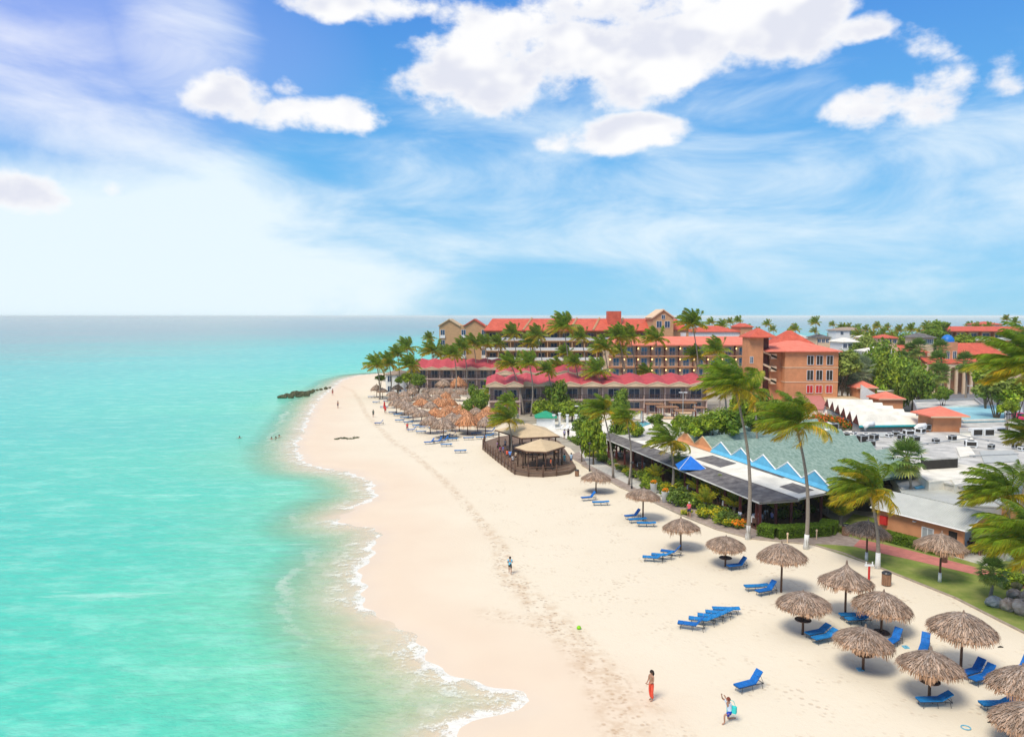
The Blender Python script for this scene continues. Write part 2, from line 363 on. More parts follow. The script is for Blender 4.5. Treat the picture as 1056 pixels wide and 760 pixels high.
# sheets of the resort grounds
def sheet(name,pts,z,mat):
    mb=MB(); p=[(q.x,q.y,z) for q in pts]
    a=sum(p[i][0]*p[(i+1)%len(p)][1]-p[(i+1)%len(p)][0]*p[i][1] for i in range(len(p)))
    if a<0: p=p[::-1]
    mb.face(p); o=struct(name,mb,mat); 
    bpy.context.view_layer.objects.active=o
    me=o.data; import bmesh
    bm=bmesh.new(); bm.from_mesh(me); bmesh.ops.triangulate(bm,faces=bm.faces); bm.to_mesh(me); bm.free()
    return o
M['earth']=mk('resort_ground',(.34,.29,.22),.95,.3,.25,bump=.3,rgb2=(.46,.42,.34))
M['grass']=mk('lawn_grass',(.15,.26,.025),.9,.25,.5,bump=.7,bscale=14,rgb2=(.32,.33,.09))
M['brick']=mk('paving_brick',(.30,.23,.19),.9,.2,1.5,bump=.4,bscale=10,rgb2=(.42,.34,.29))
M['pinkbrick']=mk('pink_paving',(.50,.18,.15),.9,.15,1.5,bump=.3,bscale=10)
M['asphalt']=mk('asphalt',(.16,.16,.17),.9,.15,.5,bump=.2,bscale=8)
M['kerb']=mk('kerb_stone',(.38,.31,.24),.9,.2,2)
M['pool']=mk('pool_water',(.10,.50,.60),.1,.1,1,spec=.6)
gp=[W(*q) for q in [(385,391),(425,400),(500,413),(513,428),(545,446),(588,462),(606,480),(652,508),(700,531),(740,547),(775,555),(838,562),(900,583),(985,617),(1030,640),(1056,652),(1160,700)]]
far=[W(*q) for q in [(1250,351.5),(1056,352),(900,352.5),(760,353.5),(640,357),(520,366),(475,379),(445,385),(424,387),(400,388)]]
sheet('resort_ground',gp+[Vector((120,60,0)),Vector((900,300,0))]+far,.012,M['earth'])
path=[(585,470),(600,479),(640,502),(668,514),(700,529),(738,545),(775,555),(838,561),(862,562),(882,564),(888,557),(868,551),(835,550),(780,546),(745,536),(712,520),(690,508),(655,495),(620,474),(600,465)]
sheet('promenade_path',[W(*q) for q in path],.030,M['brick'])
sheet('lawn',[W(*q) for q in [(838,561),(900,583),(985,617),(1030,640),(1056,652),(1130,690),(1130,560),(1056,540),(1040,560),(985,560),(930,540),(880,530),(862,548),(880,556),(862,562)]],.022,M['grass'])
sheet('pink_path',[W(*q) for q in [(880,563.5),(910,571),(940,577.5),(1007,593),(1060,608),(1060,600),(998,583),(940,568),(910,561),(887,556.5)]],.036,M['pinkbrick'])
sheet('promenade_paving',[W(*q) for q in [(597,465),(655,495),(690,509),(716,522),(704,522),(686,517),(655,503),(606,479)]],.036,M['concrete'])
# kerbs along beach edge of the path and lawn (real step)
def kerb(pts,w=.16,h=.12):
    mb=MB()
    for a,b2 in zip(pts[:-1],pts[1:]):
        d=(b2-a); Lh=d.length; ang=math.atan2(d.y,d.x)
        mb.box(-.02,Lh+.02,-w/2,w/2,-.02,h,M=Matrix.Translation(a)@Matrix.Rotation(ang,4,'Z'))
    return struct('kerb',mb,M['kerb'])
kerb([W(*q) for q in [(600,480),(640,503),(668,515),(700,530),(738,546),(775,556),(838,562),(870,571),(900,583),(940,599),(985,617),(1030,640),(1056,653),(1130,692)]])
kerb([W(*q) for q in [(602,462),(618,471),(655,492),(690,506),(712,518)]],.5,.45)
# car park and road behind the roofs
sheet('car_park',[W(*q) for q in [(965,392),(1056,388),(1110,400),(1110,440),(1010,430),(950,418),(972,402)]],.022,M['asphalt'])
sheet('pool_terrace',[W(*q) for q in [(545,438),(620,428),(730,424),(745,438),(690,450),(600,458)]],.022,M['roofwhite'])
sheet('swimming_pool',[W(*q) for q in [(640,436),(660,433),(672,437),(655,443)]],.034,M['pool'])
# ================================================================ VEGETATION PROTOTYPES
def frond(mb,rng,a,e,Lf,n,wind,g,col,lw=.05,ll=.30,base=.05):
    d=Vector((math.cos(a)*math.cos(e),math.sin(a)*math.cos(e),math.sin(e))); p=Vector((0,0,0))+d*.1; st=Lf/14
    pts=[p.copy()]; ds=[d.copy()]
    for i in range(14):
        k=(i+1)/14
        d=(d+Vector((-wind*st*(.35+k),0.0,-g*st*(.35+k)))).normalized(); p=p+d*st; pts.append(p.copy()); ds.append(d.copy())
    mb.tube(pts[::2],[.045*(1-i/8.2)+.008 for i in range(len(pts[::2]))],4,(col[0]*1.5,col[1]*1.25,col[2]),cap=False)
    for j in range(n):
        t=.10+.9*(j+rng.random()*.6)/n; f=t*14; i=min(13,int(f)); q=pts[i].lerp(pts[i+1],f-i); dd=ds[i]
        side=dd.cross(Vector((0,0,1)))
        side=side.normalized() if side.length>.05 else Vector((0,1,0))
        up=side.cross(dd).normalized()
        l=Lf*ll*(.45+.75*math.sin(math.pi*min(1,t*.92+.08)))*rng.uniform(.85,1.12)
        for s in (-1,1):
            ld=(side*s*.8+dd*.75+up*rng.uniform(-.1,.25)).normalized()
            m1=q+ld*l*.45+Vector((-wind*.35*l*.45,0,-.12*l))
            ld2=(ld+Vector((-wind*.9,0,-.95))).normalized(); tip=m1+ld2*l*.6
            wv=(dd*.7+up*.4).normalized()*lw*.5
            v=rng.uniform(.65,1.35); y=rng.random()<.12
            c=(col[0]*v*(1.5 if y else 1),col[1]*v,col[2]*v)
            mb.faces([q-wv,q+wv,m1+wv*1.15,m1-wv*1.15,tip],[(0,1,2,3),(3,2,4)],c)
GREEN=(.85,1.0,.9); YEL=(1.75,1.15,.8); DRY=(3.0,1.45,1.6)
def coco_crown(seed,nf,Lf,n,wind,lw=.05,drop=0):
    rng=random.Random(seed); mb=MB()
    for i in range(nf):
        a=i*2.39996+rng.uniform(-.3,.3); k=i/nf
        e=R(78-95*k+rng.uniform(-10,10))
        col=GREEN if k<.62 else ((1.25,1.08,.85) if k<.8 else YEL)
        if rng.random()<.1: col=YEL
        sc=rng.uniform(.8,1.08)*(1 if k<.85 else .85)
        frond(mb,rng,a,e,Lf*sc,n,wind*rng.uniform(.7,1.15),.22+.14*k,col,lw)
    for i in range(5):  # hanging dry stubs and nuts
        a=rng.uniform(0,6.28); r=.22
        mb.lathe([(.02,-.42),(.13,-.34),(.15,-.22),(.09,-.10),(.01,-.06)],6,(2.2,1.2,.9),c=(r*math.cos(a),r*math.sin(a),0))
    mb.lathe([(.05,-.5),(.2,-.3),(.24,0),(.16,.3),(.02,.45)],8,(2.2,1.15,1.2))
    return mb.mesh('coconut_crown',M['frond'])
def fan_crown(seed,nf,Lf,lean=0,mat='fan'):
    rng=random.Random(seed); mb=MB()
    for i in range(nf):
        a=i*2.39996; k=i/nf; e=R(82-145*k+rng.uniform(-8,8)); d=Vector((math.cos(a)*math.cos(e)-lean,math.sin(a)*math.cos(e),math.sin(e))).normalized()
        pt=d*Lf*.5; mb.tube([Vector((0,0,0)),pt*.5+Vector((0,0,.03)),pt],[.03,.025,.02],4,(1,1,1),cap=False)
        side=d.cross(Vector((0,0,1))).normalized() if abs(d.z)<.97 else Vector((1,0,0)); nrm=side.cross(d)
        col=(1,1,1) if k<.75 else (2.2,1.5,1.6)
        for j in range(13):
            t=R(-100+200*j/12); v=rng.uniform(.7,1.3)
            ld=(d*math.cos(t)+side*math.sin(t)+nrm*.12).normalized(); l=Lf*.5*(1-.25*abs(t)/1.75)
            wd=d*math.sin(t)*-.05*1+side*math.cos(t)*.05
            m1=pt+ld*l*.6; tip=m1+(ld+Vector((-lean,0,-.5))).normalized()*l*.45
            c=tuple(x*v for x in col); mb.faces([pt-wd*.2,pt+wd*.2,m1+wd*1.3,m1-wd*1.3,tip],[(0,1,2,3),(3,2,4)],c)
    mb.lathe([(.22,-1.3),(.3,-.6),(.22,0),(.02,.3)],8,(1.8,1.2,1.4))
    return mb.mesh('fan_crown',M[mat])
coco_near=[coco_crown(11+i,32,3.2,46,.80,.052) for i in range(4)]
coco_mid=[coco_crown(31+i,30,3.0,18,.50,.13) for i in range(4)]
coco_far=[coco_crown(51+i,22,2.9,8,.45,.26) for i in range(4)]
fan_near=[fan_crown(71+i,34,1.9) for i in range(2)]; fan_silver=[fan_crown(75+i,36,2.0,.1,'fan_s') for i in range(2)]
def leafcloud(seed,lobes,n,leaf,cols,squash=.8,fl=None):
    """lobes: (x,y,z,r); leaves spread in shells of each lobe"""
    rng=random.Random(seed); mb=MB(); tot=sum(l[3]**2 for l in lobes)
    for (x,y,z,r) in lobes:
        k=int(n*r*r/tot); cl=rng.uniform(.75,1.25)
        for i in range(k):
            u=rng.uniform(-1,1); t=rng.uniform(0,6.283); s=math.sqrt(1-u*u)
            d=Vector((s*math.cos(t),s*math.sin(t),u))
            lump=1+.22*math.sin(5*d.x+seed)*math.sin(4*d.y+2*x)*math.sin(5*d.z+y)
            rr=r*lump*(rng.random()**.35)*rng.uniform(.85,1.08)
            p=Vector((x,y,z))+Vector((d.x*rr,d.y*rr,d.z*rr*squash))
            if p.z<.02: p.z=rng.uniform(.02,.3)
            nrm=(d+Vector((rng.uniform(-1,1),rng.uniform(-1,1),rng.uniform(-.4,1.2)))*.8).normalized()
            a=nrm.cross(Vector((rng.uniform(-1,1),rng.uniform(-1,1),.3))).normalized(); b_=nrm.cross(a)
            w=leaf*rng.uniform(.6,1.3); l=w*1.7; c=rng.choice(cols); v=rng.uniform(.65,1.35)*cl
            if fl and rng.random()<fl[1] and d.z>-.2: c=fl[0]; v=1
            mb.face([p-a*w*.5,p-b_*l*.1+a*0,p+a*w*.5,p+b_*l*.9] if 0 else [p-b_*l*.5,p+a*w*.5,p+b_*l*.5,p-a*w*.5],tuple(q*v for q in c))
    return mb
G1=[(1,1,1),(1.25,1.15,.9),(.7,.85,.8)]; G2=[(1.5,1.3,.8),(1.8,1.5,.8),(1.0,1.1,.8)]; G3=[(.75,.8,1.1),(1,.95,1.4),(.6,.7,.9)]; G4=[(1.7,1.4,2.6),(1.3,1.15,2.0),(2.1,1.7,3.2)]
def tree_mesh(seed,cols,n=2600,leaf=.30):
    rng=random.Random(seed); lobes=[(0,0,3.1,1.9)]
    for i in range(9):
        a=i*.7+rng.random(); r=rng.uniform(1.1,2.1); lobes.append((r*math.cos(a),r*math.sin(a),rng.uniform(1.2,4.0),rng.uniform(.8,1.35)))
    return leafcloud(seed,lobes,n,leaf,cols).mesh('tree_crown',M['leaf'])
def limb_mesh(seed):
    rng=random.Random(seed); mb=MB(); mb.tube([(0,0,-.1),(.05,0,1),(0,.1,2.2)],[.22,.16,.10],7)
    for i in range(5):
        a=i*1.26+rng.random(); mb.tube([(0,0,1.0+.15*i),(.7*math.cos(a),.7*math.sin(a),2.0),(1.5*math.cos(a),1.5*math.sin(a),2.9)],[.09,.06,.03],5)
    return mb.mesh('tree_limbs',M['bark'])
tree_green=[tree_mesh(101+i,c) for i,c in enumerate((G1,G2,G1,G3))]; tree_grey=[tree_mesh(121+i,G4) for i in range(2)]
limbs=[limb_mesh(140+i) for i in range(2)]
def bush_mesh(seed,cols,n=900,leaf=.11,fl=None):
    rng=random.Random(seed); lobes=[(0,0,.5,.55)]
    for i in range(6):
        a=i*1.05+rng.random(); r=rng.uniform(.4,.75); lobes.append((r*math.cos(a),r*math.sin(a),rng.uniform(.3,.7),rng.uniform(.25,.42)))
    return leafcloud(seed,lobes,n,leaf,cols,.95,fl).mesh('bush_foliage',M['leaf'])
bushes=[bush_mesh(160+i,c) for i,c in enumerate((G1,G2,G3,G1))]
bush_red=bush_mesh(170,G1,1100,.11,((6,.55,.8),.4)); bush_orange=bush_mesh(171,G2,900,.11,((6,1.3,.6),.7)); bush_yel=bush_mesh(172,G2,900,.11,((4.0,2.2,.5),.45))
def arch_crown(seed):  # many-stemmed areca palm clump
    rng=random.Random(seed); mb=MB()
    for i in range(34):
        frond(mb,rng,rng.uniform(0,6.28),R(rng.uniform(35,85)),rng.uniform(1.4,2.2),14,.12,.35,rng.choice([(1.5,1.3,1),(1,1,1),(1.9,1.4,1)]),.06,.24)
    return mb.mesh('arching_fronds',M['frond'])
areca=[arch_crown(181),arch_crown(182)]

def palm(cx,cy,bx,by,label,crown,Y=None,R_=1.0,group='coconut palms of the resort',r0=.17,wash=False,cat='palm tree',z0=0,bend=None,rz=0,name='palm_tree'):
    if by is not None: base=W(bx,by,z0); Y=base.y
    else:
        base=WY(bx,cy,Y); base.z=z0
    top=WY(cx,cy,Y); off=top-base
    if crown in coco_mid or crown in coco_far: off.z-=.7*R_
    t=thing(name,label,cat,base,0,group); mb=MB(); n=9; hgt=off.z
    bn=hgt*.05 if bend is None else bend
    pts=[];rad=[]
    for i in range(n):
        k=i/(n-1); pts.append((off.x*k+bn*math.sin(math.pi*k),0,hgt*k-(.15 if i==0 else 0))); rad.append(r0*(1.35-.75*k) if i else r0*1.7)
    rb=random.Random(int(cx*7+cy))
    tr=part('trunk',mb_tube(mb,pts,rad),M['trunk'],t,True)
    if wash:
        m2=MB(); k1=1.35/hgt; m2.tube([(0,0,.0),(off.x*k1*.5+bn*math.sin(math.pi*k1*.5),0,.68),(off.x*k1+bn*math.sin(math.pi*k1),0,1.35)],[r0*1.75,r0*1.45,r0*1.36],10)
        w=part('whitewash_band',m2,M['whitewash'],tr,True)
    c=ob('crown',crown,t,(off.x,0,hgt),rz,R_*(1.02 if crown in coco_mid else 1)); return t
def mb_tube(mb,p,r):
    mb.tube(p,r,9); return mb

# ---------------------------------------------------------------- palms near and middle
palm(758,400,771,556,'tall wind-bent coconut palm with whitewashed foot, left of the pair on the path edge',coco_near[0],R_=1.18,wash=True,r0=.15)
palm(821,438,831,566,'tall wind-blown coconut palm with whitewashed foot, right of the pair on the lawn corner',coco_near[1],R_=1.22,wash=True,r0=.15)
palm(896,506,905,586,'leaning coconut palm behind the thatched umbrella on the lawn, whitewashed foot',coco_near[2],R_=1.1,wash=True,r0=.14)
palm(1037,512,1039,578,'wide windswept coconut palm in front of the grey gabled orange building',coco_near[3],R_=1.18,wash=True,r0=.15)
palm(1062,380,1050,None,'large windswept coconut palm crown at the upper right edge with a leaning trunk',coco_near[0],Y=66,R_=1.55,r0=.16)
palm(1064,562,1066,640,'low coconut palm with yellow fronds above the boulders at the right edge',coco_near[1],R_=1.2,r0=.14)
palm(1023,589,1021,616,'small fan palm beside the boulders',fan_near[0],R_=.75,group='fan palms',r0=.10)
palm(1060,451,1066,None,'coconut palm crown with yellow tips at the right edge above the flat roofs',coco_near[2],Y=72,R_=.75,r0=.14)
palm(935,473,940,None,'upright fan palm beside the grey roofs',fan_near[1],Y=76,R_=1.3,group='fan palms',r0=.14)
palm(691,456,694,None,'coconut palm growing through the porch roof of the restaurant',coco_near[3],Y=90,R_=.95,r0=.15)
palm(700,468,700,502,'short palm left of the blue canvas canopy',fan_near[0],R_=.85,group='fan palms',r0=.12)
palm(646,432,648.5,500,'slim dark-trunked coconut palm by the lamp post on the promenade',coco_near[0],R_=.72,r0=.11)
palm(622,424,632.5,493,'bushy coconut palm leaning over the planter beside the promenade',coco_near[1],R_=.92,r0=.12,bend=.3)
palm(524,433,527,472,'coconut palm rising in front of the larger tan pavilion roof',coco_near[2],R_=1.0,r0=.13)
palm(525,413,531,None,'yellow-green coconut palm behind the larger tan pavilion',coco_mid[0],Y=148,R_=.9,r0=.16)
palm(510,400,512,None,'short bushy palm at the corner of the raspberry-roofed wing above the umbrellas',coco_mid[1],Y=165,R_=1.1,r0=.16)
palm(776,397,778,None,'coconut palm behind the tall palm pair, in front of the stair tower',coco_mid[2],Y=95,R_=.9,r0=.15)
mids=[(388,373,391,190,1.2,'outermost coconut palm on the sandy point, beside the sea'),
(401,372,402,196,1.2,'coconut palm second from the sea on the point, by the white cottage'),
(410,363,409,200,1.1,'coconut palm third from the sea, in front of the white cottage'),
(419,356,421,206,1.25,'tallest coconut palm over the white cottage'),
(423,374,427,190,1.2,'low full coconut palm right of the white cottage'),
(443,347,444,255,.9,'small dark coconut palm against the water left of the tan gabled wing'),
(446,359,447,235,1.5,'broad coconut palm below the tan gabled wing, nearest the sea'),
(458,362,459,240,1.2,'coconut palm at the left corner of the tan gabled wing'),
(468,363,469,200,1.1,'coconut palm over the left end of the raspberry roof'),
(478,356,480,215,1.3,'coconut palm before the middle of the tan gabled wing'),
(488,351,489,222,1.2,'tall coconut palm at the right end of the tan gabled wing'),
(500,352,502,222,1.2,'coconut palm where the red hotel roof begins'),
(513,352,515,226,1.2,'coconut palm in front of the first bays of the red-roofed hotel'),
(529,341,531,226,1.25,'tall coconut palm reaching the red hotel roof edge, left one'),
(527,372,540,160,1.15,'coconut palm with a slanting trunk before the raspberry roof'),
(546,371,547.5,158,1.05,'straight grey-trunked coconut palm rising behind the green-roofed hut'),
(546,351,548,225,1.15,'coconut palm behind the fan-shaped tree of the red-roofed hotel'),
(554,343,559,220,1.3,'coconut palm against the second bay of the red roof'),
(576,376,578,190,1.15,'round-crowned coconut palm left of the tallest twin trunks'),
(581,333,583.6,178,1.45,'tallest coconut palm standing out above the red roof'),
(583,362,585,200,1.0,'lower coconut palm under the tallest one'),
(599,345,605,200,1.15,'coconut palm with pale trunk before the open balconies'),
(623,355,626,172,1.25,'coconut palm with a long thin trunk in front of the balcony hotel corner'),
(616,379,621,165,1.25,'coconut palm hanging over the zigzag raspberry roof'),
(638,344,645,175,1.25,'left one of two close tall palms before the balcony hotel'),
(650,344,655,178,1.2,'right one of two close tall palms before the balcony hotel'),
(676,346,678,170,1.15,'tall coconut palm crossing the middle balconies'),
(714,330,719,168,1.35,'dark tall coconut palm rising above the salmon roof'),
(717,364,719.5,172,1.0,'short crown below the dark tall palm on the balcony facade'),
(739,358,741,150,1.1,'coconut palm in front of the right-hand balconies'),
(666,381,666,180,.9,'bushy green palm on the low roof before the balcony hotel'),
(593,372,597,168,.9,'small coconut palm before the zigzag roof, left part'),
(565,380,568,160,.85,'small coconut palm over the left of the zigzag roof'),
(745,384,747,110,1.0,'yellowish coconut palm partly behind the tall path palm'),
(640,360,642,185,.9,'coconut palm below the two close tall palms')]
for i,(cx,cy,bx,Y,s,lb) in enumerate(mids):
    palm(cx,cy,bx,None,lb,coco_mid[i%4],Y=Y,R_=s,r0=.15,rz=R((i*37)%50-25))
farp=[(734,331),(753,331),(761.5,329.5),(745,334),(773,337),(792,333),(841,331),(820,338),(859,334),(869,337),(876,336),(883,340),(894,339),(905,335),(911,342),(916,336),(928,339),(940,338),(948,341),(956,335),(965,334),(1000,335),(1008,336),(1038,328),(1047,331),(899,345),(925,345),(1020,337)]
farp.sort()
for i,(cx,cy) in enumerate(farp):
    Y=[330,300,420,360,460,390][i%6]
    palm(cx,cy,cx+1,None,'distant coconut palm of the skyline row beyond the town, %s'%nth(i,len(farp)),coco_far[i%4],Y=Y,R_=.95+.25*((i*7)%4)/4,group='distant palms on the skyline',r0=.16,rz=R((i*53)%60-30))
for cx,cy,by,Y,s,lb in [(938,363,0,190,1.1,'fan palm left of two in front of the arcade with the red roof'),(947,359,0,188,1.2,'fan palm right of two in front of the arcade with the red roof'),(931,369,0,185,.9,'short fan palm before the arcade, beside the big green trees'),(995,374,0,170,1.2,'lone fan palm standing in the car park island'),(969.5,360,0,150,.95,'tall shaggy fan palm at the car park entrance'),(967,373,0,148,1.0,'shaggy fan palm below the tall one at the car park entrance'),(971,386,0,146,1.0,'low shaggy palm at the foot of the car park palms')]:
    palm(cx,cy,cx+.5,None,lb,fan_near[int(cx)%2],Y=Y,R_=s*1.35,group='fan palms',r0=.2)
for i,(cx,cy,Y,s) in enumerate([(852,381,168,1.5),(862,379,172,1.6),(873,385,166,1.7),(884,387,165,1.5),(858,394,163,1.3),(890,381,170,1.4),(878,396,162,1.2),(881,376,176,1.4)]):
    palm(cx,cy,cx,None,'silvery fan palm of the grove right of the orange building, %s'%['upper left','back left','centre front','right of centre','bottom left','right rear','lowest right','back middle'][i],fan_silver[i%2],Y=Y,R_=s*1.25,group='silvery fan palms in the grove',r0=.2)

def tree(px,py,Y,s,label,mesh,group=None,name='broadleaf_tree',k=0):
    """py = pixel row of the crown centre"""
    c=WY(px,py,Y); z0=0; sc=s
    t=thing(name,label,'tree',(c.x,Y,z0),(k*1.7)%6.28,group); h=c.z/3.0
    if h/sc<2.3: ob('crown',mesh,t,(0,0,0),0,(sc,sc,h)); ob('trunk',limbs[k%2],t,(0,0,0),0,(sc,sc,h)); return t
    hz=max(h,sc*.6)
    ob('crown',mesh,t,(0,0,max(0,c.z-3.0*sc)),0,(sc,sc,sc))
    ob('trunk',limbs[k%2],t,(0,0,0),0,(sc,sc,max(.4,c.z/3.0)))
    return t
TR=[(905,374,185,1.7,0,'bright green tree at the top left of the grove behind the white sawtooth roof'),(918,378,180,1.6,1,'yellow-green tree in the middle of the grove'),
(896,384,178,1.3,0,'dark green tree behind the left small red-roofed tower'),(930,387,172,1.7,2,'large round tree at the right of the grove'),(942,391,165,1.4,0,'dense green tree beside the parked cars'),
(950,395,160,1.25,2,'glossy green tree nearest the car park, left side'),(912,389,170,1.35,1,'mid-height tree behind the right small tower'),(869,372,160,1.4,4,'greyish tree against the orange building side'),
(893,352,270,1.5,5,'grey-green tree before the distant pale houses'),(937,350,280,1.7,2,'wide tree by the distant houses left of the dark roof'),(881,360,250,1.3,0,'small round tree above the grove'),(902,349,300,1.5,3,'dark tree under the far palms'),
(964,346,250,1.6,2,'tall dark tree left of the blue dome'),(967,338,255,1.6,2,'upper dark tree left of the blue dome'),(995,350,240,1.3,1,'small tree right of the blue dome'),
(1018,386,130,1.0,1,'olive tree left of the grey-green one by the parked cars'),(1030,398,118,1.3,4,'large grey-green tree behind the pale-blue roof'),(1048,400,116,1.1,1,'dark green tree at the right edge behind the white van'),(1024,374,160,1.1,1,'bright tree beyond the car park road'),
(973,404,138,.6,0,'small green tree at the corner of the car park'),(1040,418,104,.5,1,'small shrub tree beside the white van'),
(560,419,150,.95,1,'bright round tree behind the green-roofed hut'),(590,420,150,1.05,1,'leafy tree behind the white columns'),(606,430,128,.9,0,'dark bushy tree right of the white columns'),(640,436,112,.75,0,'round dark tree beside the cabana'),
(575,405,160,1.0,0,'green tree under the zigzag roof'),(640,412,155,.8,0,'dark shrub tree below the balconies'),(736,432,100,.9,1,'light green tree behind the green-grey roof'),(725,436,98,.75,1,'round light tree at the left of the green-grey roof'),(750,430,99,.85,0,'bushy tree behind the left tall path palm'),
(482,420,150,.65,0,'dark green tree between the umbrellas and the raspberry-roofed wing'),(490,408,160,.6,0,'small tree at the corner of the raspberry-roofed wing'),(497,414,150,.6,2,'tree right beside the corner of the raspberry-roofed wing'),
(612,445,106,.7,1,'tree with broad leaves on the promenade planter'),(600,450,108,.5,0,'low tree at the left end of the promenade planter'),
(432,390,185,.7,0,'small tree at the left end of the long raspberry roof'),(392,389,192,.45,2,'low shrub tree under the outermost palm'),(411,391,190,.4,0,'low dark shrub tree beside the white cottage'),
(714,436,101,.6,0,'dark shrub tree at the corner of the pool terrace'),(702,433,108,.55,1,'light shrub tree at the pool terrace near the lamp pole'),(676,432,118,.5,0,'small dark shrub tree by the pool loungers'),(655,441,108,.55,1,'light round tree at the porch roof corner'),(790,425,118,.9,0,'bushy green tree at the foot of the stair tower'),(765,418,128,.9,1,'light tree between the long zigzag wing and the stair tower'),(778,432,104,.6,0,'low green tree right behind the left tall palm'),(803,418,135,.7,2,'dark tree before the stair flights'),
(428,380,222,.9,0,'round tree left end of the low raspberry wing'),(420,388,196,.7,1,'bushy tree right of the white cottage'),(550,350,232,1.0,3,'grey-green tree before the balconies of the red-roofed hotel')]
allt=tree_green+tree_grey
for i,(px,py,Y,s,v,lb) in enumerate(TR): tree(px,py,Y,s,lb,allt[v],k=i)
for row,(lo,hi,n_,ya,yb,Ya) in enumerate([(842,1050,22,343,350,330),(735,1045,16,337,341,480)]):
    rg=random.Random(row+3); q=sorted(lo+(hi-lo)*(i+rg.uniform(.1,.9))/n_ for i in range(n_))
    for i,cx in enumerate(q): palm(cx,rg.uniform(ya,yb),cx+.6,None,'small palm of the %s town row, %s'%(('nearer','farthest')[row],nth(i,n_)),coco_far[i%4],Y=Ya+rg.uniform(-40,60),R_=rg.uniform(.9,1.3),group='small palms in the %s town row'%('nearer','farthest')[row],r0=.16,rz=rg.uniform(-.5,.5))
# a far-off scrubby belt that reads as one mass
rng=random.Random(5); mb=MB()
for i in range(420):
    px=rng.uniform(735,1180); Y=rng.uniform(340,640); p=WY(px,350,Y); s=rng.uniform(1.2,3.2)
    for k in range(26):
        q=Vector((p.x+rng.gauss(0,s),Y+rng.gauss(0,s),abs(rng.gauss(0,s*.6))+.2)); w=rng.uniform(.5,1.1); a=rng.uniform(0,3.14)
        v=rng.uniform(.7,1.5); mb.face([q+Vector((-w*math.cos(a),-w*math.sin(a),0)),q+Vector((0,0,-w*.6)),q+Vector((w*math.cos(a),w*math.sin(a),0)),q+Vector((0,.2,w))],(v*1.1,v,v*1.6))
struct('distant_scrub',mb,M['leaf'],'stuff')
# bushes
def bush(px,py,s,label,me,group='shrubs of the restaurant planting',cat='bush',name='shrub',z=0,rz=0,sy=1):
    p=W(px,py,z); o=ob(name,me,None,p,rz or random.Random(px*3+py).uniform(0,6),(s,s*sy,s)); return tag(o,label,cat,group)
BU=[(650,492,.9,0,'low green shrub at the left of the promenade planting'),(668,489,1.0,1,'bright green shrub beneath the porch eave, left one'),(672,504,1.1,1,'yellow-green shrub left of the white flower pots'),(664,504,.8,0,'small clipped shrub left of the white flower pots'),
(690,512,1.3,0,'dark green shrub beside the white flower pot'),(700,520,1.7,2,'big dark shrub behind the path bend'),(712,523,1.5,0,'dark shrub left of the walking woman'),(705,506,1.5,1,'broad green shrub under the blue canvas canopy'),
(708,531,.7,4,'yellow-flowered shrub just left of the walking woman'),(726,534,1.1,6,'golden shrub right of the walking woman'),(745,541,1.0,1,'light shrub below the arching palm clump'),(752,543,1.0,6,'yellow shrub at the palm foot'),(761,545,.9,5,'orange-leaved shrub left of the tall palm foot'),
(733,530,1.2,0,'green shrub at the back of the golden shrub'),(815,535,1.5,0,'dark shrub behind the clipped hedge, left part'),(832,530,1.3,2,'dark shrub behind the clipped hedge, right part'),
(858,548,.8,2,'low shrub right of the clipped hedge'),(872,549,.9,0,'green shrub before the dark restaurant opening'),(885,548,1.0,2,'dark shrub left of the orange building'),(848,552,.6,1,'small shrub at the hedge end'),
(1032,604,1.1,0,'green shrub behind the boulders'),(1048,604,1.2,1,'leafy shrub at the right edge behind the boulders'),(1012,570,.7,0,'shrub by the porch of the orange building'),
(590,455,1.0,0,'green shrub at the promenade planter, left end'),(600,459,1.1,0,'dark green shrub on the promenade planter'),(612,462,1.2,6,'yellow-flecked shrub on the promenade planter'),(622,464,.8,1,'light shrub at the promenade planter, right end'),
(395,392,1.2,0,'shrub at the foot of the outermost palms'),(408,393,1.0,2,'dark shrub right of the outermost palms')]
q0=W(612,447,0); q1=W(783,518,0)
Ea=W(612,447,3.0); Eb=W(783,518,3.0)
for i in range(18):
    f=.06+.86*i/17; p=Ea.lerp(Eb,f); p.z=0; rg=random.Random(i); p.x-=.9+rg.uniform(-.2,.5); p.y-=.6; sz_=rg.uniform(.75,1.45)*(1.15 if f>.45 else .8)
    tag(ob('shrub',[bushes[0],bushes[1],bushes[2],bush_yel][rg.randrange(4)],None,p,rg.uniform(0,6),sz_),'shrub in the planting row directly under the porch eave, %s'%nth(i,18),'bush','shrubs under the porch eave')
bl=bushes+[bush_yel,bush_orange,bush_yel]
for px,py,s,v,lb in BU: bush(px,py,s,lb,bl[v])
for i,(px,py,s) in enumerate([(838,437,1.6),(846,440,1.5),(853,436,1.6),(862,438,1.6),(871,440,1.5),(878,443,1.5),(884,440,1.4),(858,443,1.4),(845,433,1.3)]):
    p=W(px,py,3.2); o=ob('flowering_shrub',bush_red,None,p,i,s); tag(o,'red-flowering bougainvillea mound before the white sawtooth roof, %s'%nth(i,9) if 0 else 'red-flowering shrub before the white sawtooth roof, '+['far left low','second from the left','middle back','middle','right of middle','near right','far right','lowest front','upper left'][i],'bush','red-flowering terrace shrubs')
